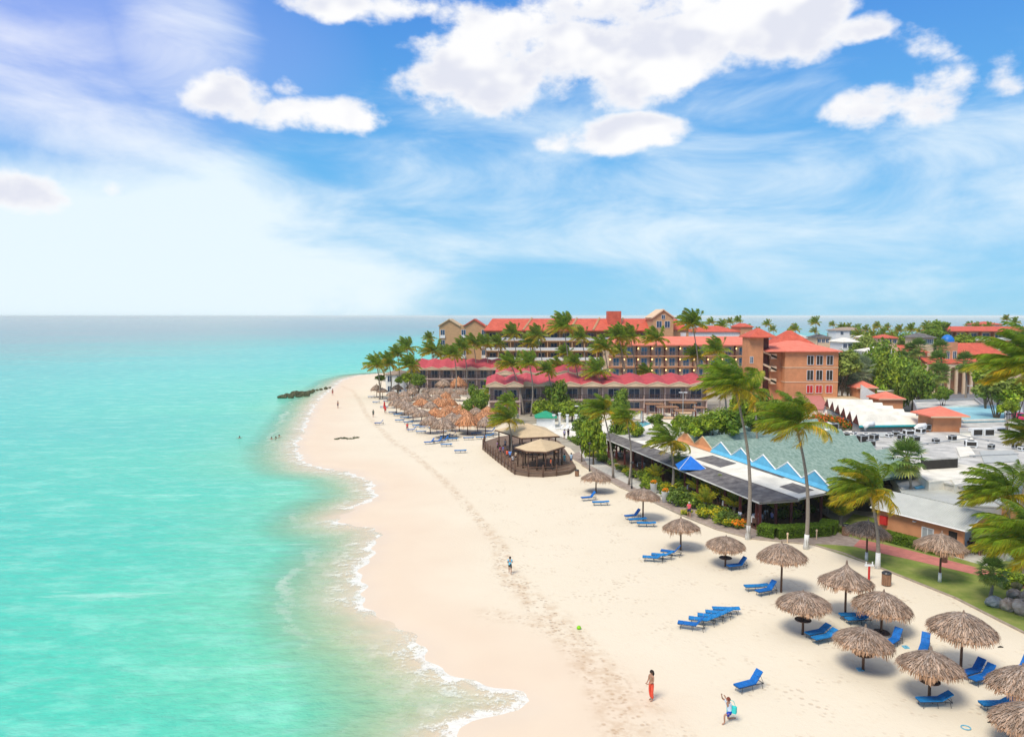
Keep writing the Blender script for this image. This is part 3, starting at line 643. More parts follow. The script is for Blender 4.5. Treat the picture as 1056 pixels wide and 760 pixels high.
for px,py,s,lb,v in [(742,520,1.25,'tall arching areca palm clump, centre of the restaurant planting',0),(736,512,1.0,'arching areca clump against the porch eave',1),(700,500,.95,'arching areca clump under the blue canopy',1),(812,533,1.0,'arching fronds behind the clipped hedge',0),(720,514,.9,'arching fronds left of the tall areca clump',0),(800,534,.8,'small arching fronds at the hedge middle',1),(853,531,.9,'yellowish arching fronds right of the tall palm pair',1),(1055,592,1.0,'arching green fronds at the right edge over the boulders',0),(676,499,.85,'arching fronds by the left white flower pot',0),(727,527,.9,'arching fronds behind the golden shrub',1),(757,532,.85,'arching fronds just left of the tall palm foot',0),(867,541,.9,'arching fronds in the dark corner right of the clipped hedge',1)]:
    p=W(px,py,0); t=thing('areca_palm',lb,'palm',p,0,'areca palm clumps'); ob('fronds',areca[v],t,(0,0,.9),0,s)
    m2=MB(); [m2.tube([(0,0,0),(.2*math.cos(a),.2*math.sin(a),1.2)],[.05,.04],6) for a in (0,1.2,2.4,3.6,4.8)]; part('stems',m2,M['trunk'],t)
def hedge(pts,w,h,label):
    rng=random.Random(len(label)); mb=MB()
    for a,b2 in zip(pts[:-1],pts[1:]):
        d=b2-a; Ln=d.length; d.normalize(); s=Vector((-d.y,d.x,0))
        for i in range(int(Ln*w*900)):
            u=rng.uniform(-.1,Ln+.1); side=rng.choice(('t','t','l','r')); 
            if side=='t': q=a+d*u+s*rng.uniform(-w/2,w/2)+Vector((0,0,h+rng.gauss(0,.03)))
            else: q=a+d*u+s*(w/2*(1 if side=='l' else -1)+rng.gauss(0,.03))+Vector((0,0,rng.uniform(0,h)))
            n=Vector((rng.gauss(0,1),rng.gauss(0,1),rng.gauss(0,1))).normalized(); e=n.cross(Vector((.3,.5,.9))).normalized(); f=n.cross(e); ww=.07
            v=rng.uniform(.6,1.4); mb.face([q-e*ww,q-f*ww*.6,q+e*ww,q+f*ww*.6],(v*.9,v,v*.7))
        mb.box(0,Ln,-w/2+.06,w/2-.06,0,h-.05,(.35,.4,.35),M=Matrix.Translation(a)@Matrix.Rotation(math.atan2(d.y,d.x),4,'Z'))
    o=part('hedge',mb,M['leaf'],None); tag(o,label,'hedge')
hedge([W(784,551),W(800,554),W(852,551),W(856,546)],1.5,1.0,'thick clipped green hedge beside the path between the tall palm pair')
hedge([W(908,556),W(958,569),W(975,574)],1.0,.9,'dark green hedge along the long orange wall')

# ================================================================ PALAPAS
def thatch_mesh(seed,mat,h=.62,peak=.08,nr=10,ns=150,shag=.2,flare=0.0):
    rng=random.Random(seed); mb=MB()
    def prof(t): # radius fraction -> height
        return h*(1-t**(1.75 if peak<.15 else 1.0))*(1)+ (peak*max(0,1-t/.10) if t<.10 else 0)
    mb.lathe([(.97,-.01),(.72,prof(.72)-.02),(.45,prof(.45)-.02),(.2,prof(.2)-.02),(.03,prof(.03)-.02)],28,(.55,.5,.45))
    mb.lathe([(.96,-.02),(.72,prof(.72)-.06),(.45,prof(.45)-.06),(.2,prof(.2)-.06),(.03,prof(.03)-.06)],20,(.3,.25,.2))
    for r in range(nr):
        t0=max(.02,(r-.25)/nr); t1=min(1.0,(r+1.2)/nr)
        n=int(ns*(.25+.75*t1))
        for j in range(n):
            a=6.2832*(j+rng.uniform(-.5,.5))/n; b_=a+rng.uniform(-.10,.10)
            ta=t0+rng.uniform(-.03,.03); tb=t1+rng.uniform(-.06,.05); ta=max(ta,.015)
            lift=.012+rng.random()*.022; w=6.2832*tb/n*rng.uniform(.4,.9)
            p0=Vector((ta*math.cos(a),ta*math.sin(a),prof(ta)+.01+lift*.3)); tt=min(tb,1.02)
            p1=Vector((tt*math.cos(b_),tt*math.sin(b_),prof(min(tt,1))+lift))
            s=Vector((-math.sin(a),math.cos(a),0)); v=rng.uniform(.55,1.3)*(1.12-.2*t0); wm=rng.uniform(.92,1.10)*(.97+.16*t0)
            mb.face([p0-s*w*.45,p1-s*w*.6,p1+s*w*.5,p0+s*w*.45],(v*wm,v,v/wm))
    # ragged hanging skirt, longer and shorter by sector
    ph=[rng.uniform(0,6.28) for _ in range(4)]
    for j in range(int(ns*2.2)):
        a=6.2832*(j+rng.random())/(ns*2.2)
        sec=.55+.45*(math.sin(3*a+ph[0])*.4+math.sin(7*a+ph[1])*.35+math.sin(13*a+ph[2])*.35)
        l=shag*max(.15,sec)*rng.uniform(.5,1.25); r0_=.93+rng.uniform(-.03,.05); r1=r0_+.05+rng.uniform(-.03,.06)
        z0=prof(min(r0_,1))+.02; w=.010+rng.random()*.014; s=Vector((-math.sin(a),math.cos(a),0)); v=rng.uniform(.45,1.2)
        p0=Vector((r0_*math.cos(a),r0_*math.sin(a),z0)); p1=Vector((r1*math.cos(a),r1*math.sin(a),-l))
        mb.face([p0-s*w,p1-s*w*.4,p1+s*w*.2,p0+s*w],(v*1.3,v*1.0,v*.75))
    mb.lathe([(.05,prof(.03)-.05),(.035,h+peak+.05),(.012,h+peak+.13)],7,(.7,.65,.6))
    return mb.mesh('thatch',mat)
TH=[thatch_mesh(201,M['thatch'],.66,.05,shag=.26),thatch_mesh(202,M['thatch'],.66,.07,shag=.32),thatch_mesh(203,M['thatch'],.58,.05,shag=.22),thatch_mesh(204,M['thatch'],.80,.16,shag=.34)]
TF=[thatch_mesh(211+i,M['thatch'],.66,.08,6,56,.34) for i in range(3)]; TO=[thatch_mesh(221+i,M['thatch_o'],.70,.08,6,56,.42) for i in range(2)]
def palapa(px,ptop,pbase,wpx,label,mesh,table=None,pole='wood',foot=False,prim=None,group='thatched umbrellas in front of the restaurant',rz=0,plate=False):
    b=W(px,pbase); top=WY(px,ptop,b.y); r=wpx/2/F*math.hypot(b.y,H-2.2)/1.0
    r=wpx/2*ray(px,ptop).length and wpx/2/F*(b.y/ray(px,ptop).y)
    t=thing('thatched_umbrella',label,'umbrella',b,rz,group); r/=1.02
    me,hh=mesh; rim=top.z-.78*(hh+.1)*r
    oo=ob('thatch',me,t,(0,0,rim),0,(r,r,r*.78)); rt_=random.Random(px); oo.rotation_euler.x=rt_.uniform(-.07,.07); oo.rotation_euler.y=rt_.uniform(-.07,.07)
    mb=MB(); mb.tube([(0,0,0 if foot else -.1),(0.02,0,rim+.3*r)],[.085,.07],8); part('pole',mb,M[pole],t,True)
    m2=MB()
    for k in range(8):
        a=k*.785+.3; m2.tube([(.05*math.cos(a),.05*math.sin(a),rim-.05*r+hh*r*.62),(.85*r*math.cos(a),.85*r*math.sin(a),rim-.01+hh*r*.04)],.025,5)
    part('rafters',m2,M['wood'],t)
    if foot: m3=MB(); m3.tube([(0,0,-.05),(0,0,.75)],[.14,.12],10); part('pole_foot',m3,M['whitewash'],t,True)
    if table:
        m4=MB(); m4.lathe([(.02,-.03),(.52,-.03),(.54,0),(.52,.035),(.02,.035)],20); m4.lathe([(.10,-.18),(.3,-.03)],8); o=part('table_top',m4,M['wood'],t,loc=(0,0,table))
    if plate: m4=MB(); m4.lathe([(.02,.0),(.55,.0),(.5,.06),(.02,.08)],20); part('base_plate',m4,M['wood'],t)
    return t
TH+=[thatch_mesh(205,M['thatch'],.62,.09,shag=.36),thatch_mesh(206,M['thatch'],.72,.04,shag=.18),thatch_mesh(207,M['thatch'],.60,.12,shag=.30)]
ALT={0:(TH[5],.76),1:(TH[4],.71),2:(TH[6],.72)}
A,B,C_,D_=(TH[0],.71),(TH[1],.73),(TH[2],.63),(TH[3],.96)
PAL=[(614.5,484,508,32,'shaggy thatched umbrella nearest the wooden deck corner',B,None,0,0),
(663,502,536.5,37,'thatched umbrella second from the deck, three loungers at its foot',C_,None,0,0),
(702,532.5,567,40,'thatched umbrella third from the deck, beside the path bend, ragged rim',B,None,0,0),
(748,551.5,584,41,'flat grey thatched umbrella with small dark table, in front of the tall palm foot',C_,.75,0,0),
(805.5,558,610.5,52,'full round brown thatched umbrella standing above a flat and a raised lounger',A,None,0,0),
(827.7,608,654,56,'thatched umbrella with a round dark table and two loungers to its right',C_,1.0,0,0),
(871.5,578,637,56,'tall pointed grey thatched umbrella with deeply ragged rim',D_,None,0,0),
(908.8,607.5,652,60,'wide drooping thatched umbrella with base plate, between the pointed one and the lowest row',B,None,0,1),
(890,643.5,691,61,'low wide thatched umbrella with patchy light thatch and dark table on its pole',C_,1.0,0,0),
(990.5,629,694,68,'largest round golden-brown thatched umbrella at right with two raised loungers',A,None,0,0),
(958,667,723,66,'bare grey thatched umbrella with table over a lounger with its head-rest frame up',C_,1.15,0,0),
(1054,684,748,72,'thatched umbrella cut by the right edge, upper one of two',B,None,0,0),
(1059,723,775,72,'thatched umbrella cut by the bottom right corner, lower one of two',A,None,0,0),
(893.5,535,578,47,'thatched umbrella on the lawn beside the leaning palm',A,None,1,0),
(969,547.5,600,52,'thatched umbrella alone on the lawn in front of the orange building',B,None,1,0)]
for i,(px,pt,pb,w,lb,me,tb,ft,pl) in enumerate(PAL): palapa(px,pt,pb,w,lb,(me if i%2 or me is D_ else {id(A):ALT[0],id(B):ALT[1],id(C_):ALT[2]}[id(me)]),tb,foot=bool(ft),plate=bool(pl),rz=i*1.3,group='thatched umbrellas on the lawn' if ft else 'thatched umbrellas in front of the restaurant')
# the crowded far cluster: (crop x, crop y of the rim centre, o=orange g=grey, size)
CL=[(150,118,'g',1.0),(182,128,'g',.9),(262,112,'g',1),(238,146,'g',1),(246,172,'g',.95),(258,200,'g',1.1),(300,208,'g',1.1),(340,108,'g',1.0),(345,135,'g',1),(395,196,'o',1.15),(424,128,'g',1.0),(348,240,'g',1.1),(322,222,'g',1),
(395,258,'g',1.1),(442,214,'g',1),(455,138,'g',1.0),(475,170,'g',1),(442,300,'g',1.15),(515,92,'g',1.5),(595,92,'t',1.5),(540,135,'g',1),(603,138,'g',1),(672,130,'g',.95),(470,250,'o',1.1),(528,160,'o',1),(512,205,'o',1.1),(548,200,'o',1.1),
(513,322,'g',1.25),(560,288,'g',1.1),(528,262,'o',1.1),(645,305,'o',1.35),(603,236,'o',1.05),(625,258,'o',1.05),(690,246,'g',1),(728,270,'o',1.1),(755,246,'o',1.05),(742,308,'g',1.1),(700,290,'o',1.05),(655,228,'o',1),(488,192,'o',1),(412,162,'g',1),(492,140,'g',1),(382,168,'g',1),(540,232,'o',1),(600,290,'g',1.05),(575,160,'g',.9),(300,150,'g',.95),(310,178,'g',1)]
CLp=sorted([(360+x/5.28,380+y/5.28,c,s) for x,y,c,s in CL])
cnt={'g':0,'o':0,'t':0}; tot={k:sum(1 for q in CLp if q[2]==k) for k in cnt}
cluster_spots=[]
def ordw(i,n):
    w=['','twenty-','thirty-']
    def o_(k): return ORD[k] if k<=20 else (('twenty-' if k<30 else 'thirty-')+ORD[k-20 if k<30 else k-30] if k%10 else 'thirtieth')
    return nth(i,n) if min(i+1,n-i)<=20 else o_(i+1)+' from the left'
for i,(px,py,c,s) in enumerate(CLp):
    # the rim stands 2.1 m above the sand
    p=W(px,py,1.8); Y=p.y; k=cnt[c]; cnt[c]+=1
    kind={'g':'weathered grey','o':'fresh orange-brown','t':'big pale golden'}[c]
    t=thing('thatched_umbrella','%s thatched umbrella of the far group, %s of its colour'%(kind,ordw(k,tot[c])) if c!='t' else 'big pale golden thatched umbrella at the back of the far group','umbrella',(p.x,Y,0),i*1.1,'thatched umbrellas crowded on the far beach')
    r=1.72*s; ob('thatch',(TO[i%2] if c in 'ot' else TF[i%3]),t,(0,0,1.85),0,(r*rng.uniform(.92,1.08),r,r*rng.uniform(.85,1.2)))
    mb=MB(); mb.tube([(0,0,-.1),(0,0,2.6)],[.08,.07],6); part('pole',mb,M['wood'],t); cluster_spots.append((p.x,Y,r))

# ================================================================ LOUNGERS
def lounger(back,mat='cushion'):
    t=ob('sun_lounger',None); mb=MB()
    ca,sa=math.cos(back),math.sin(back)
    mb.tube([(-.95,-.3,.30),(.35,-.3,.30),(.95,-.3,.26)],.02,6); mb.tube([(-.95,.3,.30),(.35,.3,.30),(.95,.3,.26)],.02,6)
    mb.tube([(-.95,-.3,.30),(-.95,.3,.30)],.02,6); mb.tube([(.95,-.3,.26),(.95,.3,.26)],.02,6); mb.tube([(.32,-.3,.30),(.32,.3,.30)],.018,6)
    part('frame',mb,M['metal'],t)
    for x,dx in ((-.72,-.06),(.05,.05),(.80,.08)):
        for y in (-.3,.3):
            m2=MB(); m2.tube([(x,y,.30),(x+dx,y*1.05,0)],.017,5); part('leg',m2,M['metal'],t)
    m3=MB()
    for x0,x1 in ((-.98,-.56),(-.545,-.12),(-.105,.33)):
        m3.box(x0,x1,-.31,.31,.325,.385)
    part('seat',m3,M[mat],t)
    m4=MB(); X=Matrix.Translation((.34,0,.335))@Matrix.Rotation(-back,4,'Y')
    m4.box(0,.36,-.31,.31,-.01,.05,M=X); m4.box(.375,.74,-.31,.31,-.01,.05,M=X)
    bk=part('backrest',m4,M[mat],t)
    if back>.1:
        m5=MB(); e=X@Vector((.5,0,-.01))
        for y in (-.27,.27): m5.tube([(e.x,y,e.z),(.34+.62,y,.27)],.014,5)
        m5.tube([(e.x,-.27,e.z),(e.x,.27,e.z)],.013,5)
        part('prop',m5,M['metal'],bk)
    return t
LP={k:lounger(R(a),m_) for k,a,m_ in (('f',4,'cushion2'),('m',24,'cushion2'),('u',44,'cushion'))}
used={k:False for k in LP}
def place_lounger(px,py,ang,k,label,group='blue loungers on the sand in front of the restaurant'):
    p=W(px,py+1)
    if not used[k]: o=LP[k]; used[k]=True; o.location=p; o.rotation_euler.z=R(ang); tag(o,label,'lounger',group)
    else: o=dup(LP[k],p,R(ang),label=label,group=group)
    o.scale=(.92,.80,1.15); return o
LO=[(772,710,25,'u','blue lounger standing alone with raised back near the kneeling man'),
(713,648,-20,'u','front left lounger of the row of five on open sand, back raised'),(724,643,-16,'m','second from the left of the row of five loungers'),(733,639.5,-14,'m','middle lounger of the row of five'),(741,636,-12,'m','fourth lounger of the row of five'),(748,632,-6,'f','rear right lounger of the row of five, lying flat'),
(607,515,18,'u','blue lounger with raised back under the umbrella nearest the deck'),(619,520,2,'f','flat lounger right below the umbrella nearest the deck'),
(652.5,534,20,'u','left lounger with raised back under the second umbrella from the deck'),(657,538,10,'f','middle flat lounger under the second umbrella from the deck'),(666,542,-4,'f','right flat lounger under the second umbrella from the deck'),
(673.5,578,-12,'m','left lounger of three below the third umbrella from the deck'),(682.5,575.5,-14,'m','middle lounger of three below the third umbrella from the deck'),(692,572,-22,'u','right raised lounger of three below the third umbrella from the deck'),
(760,586,18,'u','raised blue lounger right of the flat grey umbrella'),(779.5,608,6,'f','flat lounger left of the full round umbrella'),(790,612,24,'u','raised lounger at the foot of the full round umbrella'),
(843,656,22,'m','left of two parallel loungers beside the tabled umbrella'),(850,661,22,'m','right of two parallel loungers beside the tabled umbrella'),
(879,638,2,'f','left flat lounger under the pointed umbrella'),(885,642,8,'m','right lounger under the pointed umbrella'),(921,665,40,'u','lounger with raised back between the two drooping umbrellas'),
(953,671,55,'u','lounger whose raised back shows behind the bare grey umbrella'),(1003,697,24,'u','left raised lounger under the largest umbrella'),(1013,703,24,'u','right raised lounger under the largest umbrella'),
(963,727,2,'m','lounger with exposed frame under the bare grey umbrella'),(1053,694,30,'u','lounger half hidden behind the upper edge-cut umbrella'),(1028,731,2,'m','dark folded lounger left of the edge-cut umbrellas'),(1051,757,40,'u','lounger in the bottom right corner under the last umbrella')]
for a in LO: place_lounger(*a)
FL=[(391,437,8,'u'),(383,409.5,0,'m'),(388,415,0,'m'),(405,425.5,4,'f'),(410,428,4,'m'),(417,431,0,'f'),(430,439.5,0,'m'),(425,444,10,'u'),(434,446,2,'f'),(443,457,20,'u'),(451,456,20,'u'),(457.5,455,20,'u'),(460,459.5,2,'f'),(474.5,466,2,'f'),(459,450.5,10,'m'),(466,449.5,0,'u'),(466,453.5,0,'f'),(483,452.5,4,'f'),(491,447.5,5,'f'),(506,445.5,10,'u'),(504,450,0,'m'),(437,441,0,'m'),(447,442,4,'f'),(396,420,2,'f'),(412,434,0,'f'),(399,414,0,'m'),(421,436,0,'f'),(496,452,0,'f'),(455,446,5,'f')]
FL.sort()
for i,(px,py,a,k) in enumerate(FL): place_lounger(px,py,a,k,'distant blue lounger edging the far umbrella group, %s'%ordw(i,len(FL)),'blue loungers by the far umbrella group')
# ================================================================ BUILDINGS
def wz(px,py,z): p=W(px,py,z); return p
def local(root): # helper: matrix world->local of an empty that only has loc + rz
    return Matrix.Rotation(-root.rotation_euler.z,4,'Z')@Matrix.Translation(-Vector(root.location))
_win={}
def window_mesh(w,h,glass):
    k=(round(w,2),round(h,2),glass)
    if k not in _win:
        a=MB(); a.box(-w/2,w/2,-.02,.02,0,h); f=MB(); t=.07
        f.box(-w/2-t,-w/2,-.06,.03,-t,h+t); f.box(w/2,w/2+t,-.06,.03,-t,h+t); f.box(-w/2,w/2,-.06,.03,h,h+t); f.box(-w/2,w/2,-.06,.03,-t,0); f.box(-.03,.03,-.05,-.021,0,h)
        _win[k]=(a.mesh('window',M[glass]),f.mesh('frame',M['white']))
    return _win[k]
def window(root,x,y,z,w,h,glass='glass',rz=0,name='window'):
    a,f=window_mesh(w,h,glass); o=ob(name,a,root,(x,y,z),rz); ob('frame',f,o); return o
def balcony_block(root,x0,x1,floors,fh,bays,z0,wall,railmat,depth=12,rec=1.6,glass='glass',part_mat=None,lamps=False,ww=.42,rail_solid=False,slab='peach'):
    Wd=x1-x0; bw=Wd/bays; top=z0+floors*fh
    mb=MB(); mb.box(x0,x1,rec,depth,0,top); mb.box(x0-.15,x0+.1,0,rec,0,top); mb.box(x1-.1,x1+.15,0,rec,0,top)
    part('wall',mb,M[wall],root)
    for f in range(floors+1):
        z=z0+f*fh; mb=MB(); mb.box(x0-.2,x1+.2,-.15,rec-.003,z-.32,z); part('floor_slab',mb,M[slab],root)
    for b in range(1,bays):
        mb=MB()
        x=x0+b*bw; mb.box(x-.14,x+.14,.02,rec,z0,top-.33); part('partition_wall',mb,M[part_mat or wall],root)
    rng=random.Random(int(x0*10)+floors)
    for f in range(floors):
        z=z0+f*fh
        mb=MB()
        if rail_solid: mb.box(x0+.1,x1-.1,-.1,0,z+.02,z+.95)
        else:
            mb.box(x0+.1,x1-.1,-.08,-.02,z+.95,z+1.03); mb.box(x0+.1,x1-.1,-.07,-.03,z+.5,z+.54); x=x0+.1
            while x<x1-.1: mb.box(x-.03,x+.03,-.07,-.03,z,z+.95); x+=.45
        part('railing',mb,M[railmat],root)
        for b in range(bays):
            x=x0+(b+.5)*bw; window(root,x+bw*.05,rec-.03,z+.12,bw*ww,fh*.68,glass,name='balcony_window')
            if lamps: mb=MB(); mb.lathe([(.01,-.16),(.15,-.1),(.17,.05),(.1,.16),(.01,.2)],8,c=(x-bw*.38,rec-.2,z+fh*.62)); part('wall_lamp',mb,M['lamp'],root)
def hip_roof(mb,x0,x1,y0,y1,z0,z1,over=.5,rid=None,mi=0,th=.18):
    x0-=over;x1+=over;y0-=over;y1+=over; r=(min(x1-x0,y1-y0))/2 if rid is None else rid
    if (x1-x0)>=(y1-y0): a=(x0+r,(y0+y1)/2,z1); b=(x1-r,(y0+y1)/2,z1)
    else: a=((x0+x1)/2,y0+r,z1); b=((x0+x1)/2,y1-r,z1)
    P=[(x0,y0,z0),(x1,y0,z0),(x1,y1,z0),(x0,y1,z0),a,b]
    fs=[(0,1,5,4),(1,2,5),(2,3,4,5),(3,0,4)] if (x1-x0)>=(y1-y0) else [(0,1,4),(1,2,5,4),(2,3,5),(3,0,4,5)]
    mb.faces(P,fs,(1,1,1),mi)
    Q=[(p[0],p[1],p[2]-th) for p in P[:4]]
    mb.faces(P[:4]+Q,[(0,4,5,1),(1,5,6,2),(2,6,7,3),(3,7,4,0),(7,6,5,4)],(1,1,1),mi)
def zigzag_roof(root,x0,x1,n,y0,y1,zv,zp,dz,mat,fascia,name='zigzag_roof'):
    """folded plates, ridges along local y, rising by dz to the back"""
    mb=MB(); fm=MB(); w=(x1-x0)/n
    for i in range(n):
        a=x0+i*w; c=a+w/2; b_=a+w
        for p,q,zp0,zq0 in ((a,c,zv,zp),(c,b_,zp,zv)):
            P=[(p,y0,zp0),(q,y0,zq0),(q,y1,zq0+dz),(p,y1,zp0+dz)]; mb.face(P); mb.face([(x,y,z-.12) for x,y,z in P[::-1]])
            fm.faces([(p,y0-.06,zp0+.02),(q,y0-.06,zq0+.02),(q,y0-.06,zq0-.2),(p,y0-.06,zp0-.2),(p,y0,zp0+.02),(q,y0,zq0+.02),(q,y0,zq0-.2),(p,y0,zp0-.2)],[(3,2,1,0),(4,5,6,7),(0,1,5,4),(2,3,7,6)])
            fm.faces([(p,y0+.02,zp0-.2),(q,y0+.02,zq0-.2),(q,y0+.02,zv-.45),(p,y0+.02,zv-.45)],[(0,1,2,3)],(.8,.8,.8))
        # hip ends closing the back
        mb.face([(a,y1,zv+dz),(b_,y1,zv+dz),(c,y1,zp+dz)][::-1])
    part(name,mb,mat,root); part('fascia',fm,M[fascia],root)

# --- two-storey wings with raspberry zigzag roofs
def rasp(label,pxl,pxr,yrow,Y,n,bays,zv,zp,dz,dep,gl='darkglass',roofx=0):
    a=WY(pxl,yrow,Y); b_=WY(pxr,yrow,Y); r=thing('hotel_wing',label,'hotel wing',((a.x+b_.x)/2,Y,0),0,'two-storey wings with raspberry roofs'); h=(b_.x-a.x)/2
    balcony_block(r,-h,h,2,3.0,bays,.05,'pinkwall','wood',dep,1.3,gl,'pinkwall',False,.5,slab='pinkwall')
    zigzag_roof(r,-h-.8,h+.8,n,-1.0,dep*.62,zv,zp,dz,M['roofpink'],'cream')
    mb=MB(); mb.box(-h,h,dep*.62,dep,6.1,zv+dz*.8); part('parapet',mb,M['tan'],r)
    return r
rw=rasp('long two-storey wing with zigzag raspberry roof behind the cabanas',536,729,398,163,9,9,6.3,7.0,1.3,12)
rasp('lower left wing with zigzag raspberry roof behind the far thatched umbrellas',428,517,381,218,7,7,6.0,6.5,1.9,14)
rasp('raised short raspberry-roofed block with stepped end between the two long wings',505,536,401,160,2,2,6.5,7.3,1.1,10)
r=thing('hotel_wing','narrow raspberry-roofed block set back behind the long zigzag wing','hotel wing',tuple(WY(575,385,182).xy)+(0,),0,'two-storey wings with raspberry roofs')
mb=MB(); mb.box(-14,8,0,10,0,7.2); part('wall',mb,M['pinkwall'],r); zigzag_roof(r,-15,9,5,-.6,9,7.3,8.0,1.0,M['roofpink'],'cream')

# --- white cottage on the point
c=WY(400,392,204); r=thing('cottage','white two-storey cottage among the palms on the sandy point','cottage',(c.x,204,0))
mb=MB(); mb.box(-.6,4.2,0,8,0,5.3); part('wall',mb,M['white'],r); mb=MB(); hip_roof(mb,-.6,4.2,0,8,5.3,6.4,.4); part('roof',mb,M['thatch'],r)
for z in (.6,3.3):
    for x in (.5,3.0): window(r,x,-.04,z,1.1,1.5,'darkglass')

# --- tan gabled wing (far left of the hotel)
Y0=248; a=WY(453,340,Y0); b_=WY(501,340,Y0); r=thing('hotel_building','tan gabled hotel end block above the palms, nearest the sea','hotel',(a.x,Y0,0))
Wd=b_.x-a.x; z1=WY(460,335.5,Y0).z; zp=WY(463,328.8,Y0).z
mb=MB(); mb.box(0,Wd,0,14,0,z1)
for x0,x1 in ((0,Wd*.42),(Wd*.55,Wd*.95)): mb.faces([(x0,.0,z1),(x1,.0,z1),((x0+x1)/2-.2,.0,zp-.3),(x0,14,z1),(x1,14,z1),((x0+x1)/2-.2,14,zp-.3)],[(0,1,2),(3,5,4)])
part('wall',mb,M['tan'],r)
for x0,x1 in ((-.4,Wd*.45),(Wd*.52,Wd*.98)):
    mb=MB(); xm=(x0+x1)/2
    for s0,s1 in ((x0,xm),(x1,xm)):
        P=[(s0,-.5,z1-.1),(s1,-.5,zp),(s1,14.5,zp),(s0,14.5,z1-.1)]; mb.face(P if s0<s1 else P[::-1]); mb.face([(p[0],p[1],p[2]-.25) for p in P]); mb.face([P[0],P[1],(s1,-.5,zp-.35),(s0,-.5,z1-.45)])
    part('gable_roof',mb,M['canvas'] if x0<0 else M['rooftile'],r)
for px in (456.5,478,499):
    for z in (5,8.2,11.4,z1-3.2):
        p=WY(px,340,Y0); window(r,p.x-a.x,-.05,z,1.3,1.7,'darkglass'); mb=MB(); mb.box(p.x-a.x-.8,p.x-a.x+.8,-.35,-.06,z-1.0,z-.1); part('planter_panel',mb,M['white'],r)
# --- main red-roofed hotel
Y0=240; a=WY(501,340,Y0); b_=WY(692,340,Y0); Wd=b_.x-a.x; ze=WY(600,340.5,Y0).z; zr=WY(600,328.6,Y0+8).z
r=thing('hotel_building','long red-roofed hotel with open balconies along the skyline','hotel',(a.x,Y0,0))
balcony_block(r,0,Wd,5,3.15,15,ze-15.9,'tan','white',14,2.0,'darkglass','tan',False,.5,rail_solid=True,slab='tan')
mb=MB()
mb.face([(-.6,-1.2,ze),(Wd,-1.2,ze),(Wd,8,zr),(-.6+2.5,8,zr)]); mb.face([(Wd,17,ze),(-.6,17,ze),(1.9,8,zr),(Wd,8,zr)]); mb.face([(-.6,17,ze),(-.6,-1.2,ze),(1.9,8,zr)]); mb.face([(-.6,-1.2,ze-.3),(-.6,17,ze-.3),(Wd,17,ze-.3),(Wd,-1.2,ze-.3)]); mb.face([(-.6,-1.2,ze-.3),(Wd,-1.2,ze-.3),(Wd,-1.2,ze),(-.6,-1.2,ze)])
part('roof',mb,M['rooftile'],r)
for px in (549,597,621,646):
    p=WY(px,338,Y0); q=p.x-a.x; mb=MB(); mb.tube([(q-3,-1.25,ze+.1),(q,7.9,zr+.12)],.35,4); part('roof_rib',mb,M['tan'],r)
p=WY(633,330,Y0+5); mb=MB(); mb.box(p.x-a.x-2.1,p.x-a.x+2.1,3,8,ze,WY(633,321,Y0+5).z); part('roof_tower',mb,M['rooftile_y'],r)
# gabled centre
p0=WY(672,340,236); p1=WY(693,340,236); zt=WY(682,318.8,236).z; zs=WY(682,327,236).z
r=thing('hotel_building','tan gabled centre block with peaked top at the right end of the red roof','hotel',(p0.x,234,0)); w=p1.x-p0.x
mb=MB(); mb.box(0,w,0,12,0,zs); mb.faces([(0,0,zs),(w,0,zs),(w/2,0,zt-.2),(0,12,zs),(w,12,zs),(w/2,12,zt-.2)],[(0,1,2),(3,5,4)]); part('wall',mb,M['tan'],r)
mb=MB()
for s0 in (-.5,w+.5):
    P=[(s0,-.5,zs-.2),(w/2,-.5,zt),(w/2,12.5,zt),(s0,12.5,zs-.2)]; mb.face(P); mb.face([(x,y,z-.3) for x,y,z in P[::-1]]); mb.face([P[0],P[1],(w/2,-.5,zt-.4),(s0,-.5,zs-.6)])
part('gable_roof',mb,M['cream'],r)
for x in (.3,.7): window(r,w*x,-.05,zs-3.2,1.5,1.9,'darkglass')
window(r,w*.5,-.05,zs-.6,1.0,1.2,'darkglass')
p=WY(697,332,236); r=thing('hotel_building','low red-hipped annex right of the tan gabled centre block','hotel',(p.x,238,0)); zq=WY(697,340,236).z
mb=MB(); mb.box(-2.0,4.5,0,10,0,zq); part('wall',mb,M['tan'],r); mb=MB(); hip_roof(mb,-2.0,4.5,0,10,zq,WY(697,329,238).z,.5); part('roof',mb,M['rooftile'],r); window(r,2.8,-.05,zq-3,1.6,2,'white')
# --- balcony hotel with salmon roof
Y0=213; a=WY(628,355,Y0); b_=WY(773,355,Y0); Wd=b_.x-a.x; ze=WY(700,355.5,Y0).z
r=thing('hotel_building','four-storey balcony hotel with salmon roof and rows of blue windows','hotel',(a.x,Y0,0))
balcony_block(r,0,Wd,4,3.05,10,ze-12.2,'cream','woodmid',14,1.0,'glass','darkred',True,.40,slab='peach')
zr=WY(700,347,Y0+5).z; mb=MB(); mb.face([(-.5,-.9,ze),(Wd,-.9,ze),(Wd,6,zr),(-.5+2,6,zr)]); mb.face([(Wd,14.5,ze),(-.5,14.5,ze),(1.5,6,zr),(Wd,6,zr)]); mb.face([(-.5,14.5,ze),(-.5,-.9,ze),(1.5,6,zr)]); mb.face([(-.5,-.9,ze-.3),(Wd,-.9,ze-.3),(Wd,-.9,ze),(-.5,-.9,ze)]); mb.face([(-.5,-.9,ze-.3),(-.5,14.5,ze-.3),(Wd,14.5,ze-.3),(Wd,-.9,ze-.3)])
m_=striped('salmon_roof_tiles',(.66,.15,.09),(.86,.26,.17),'X',2.4); part('roof',mb,m_,r)
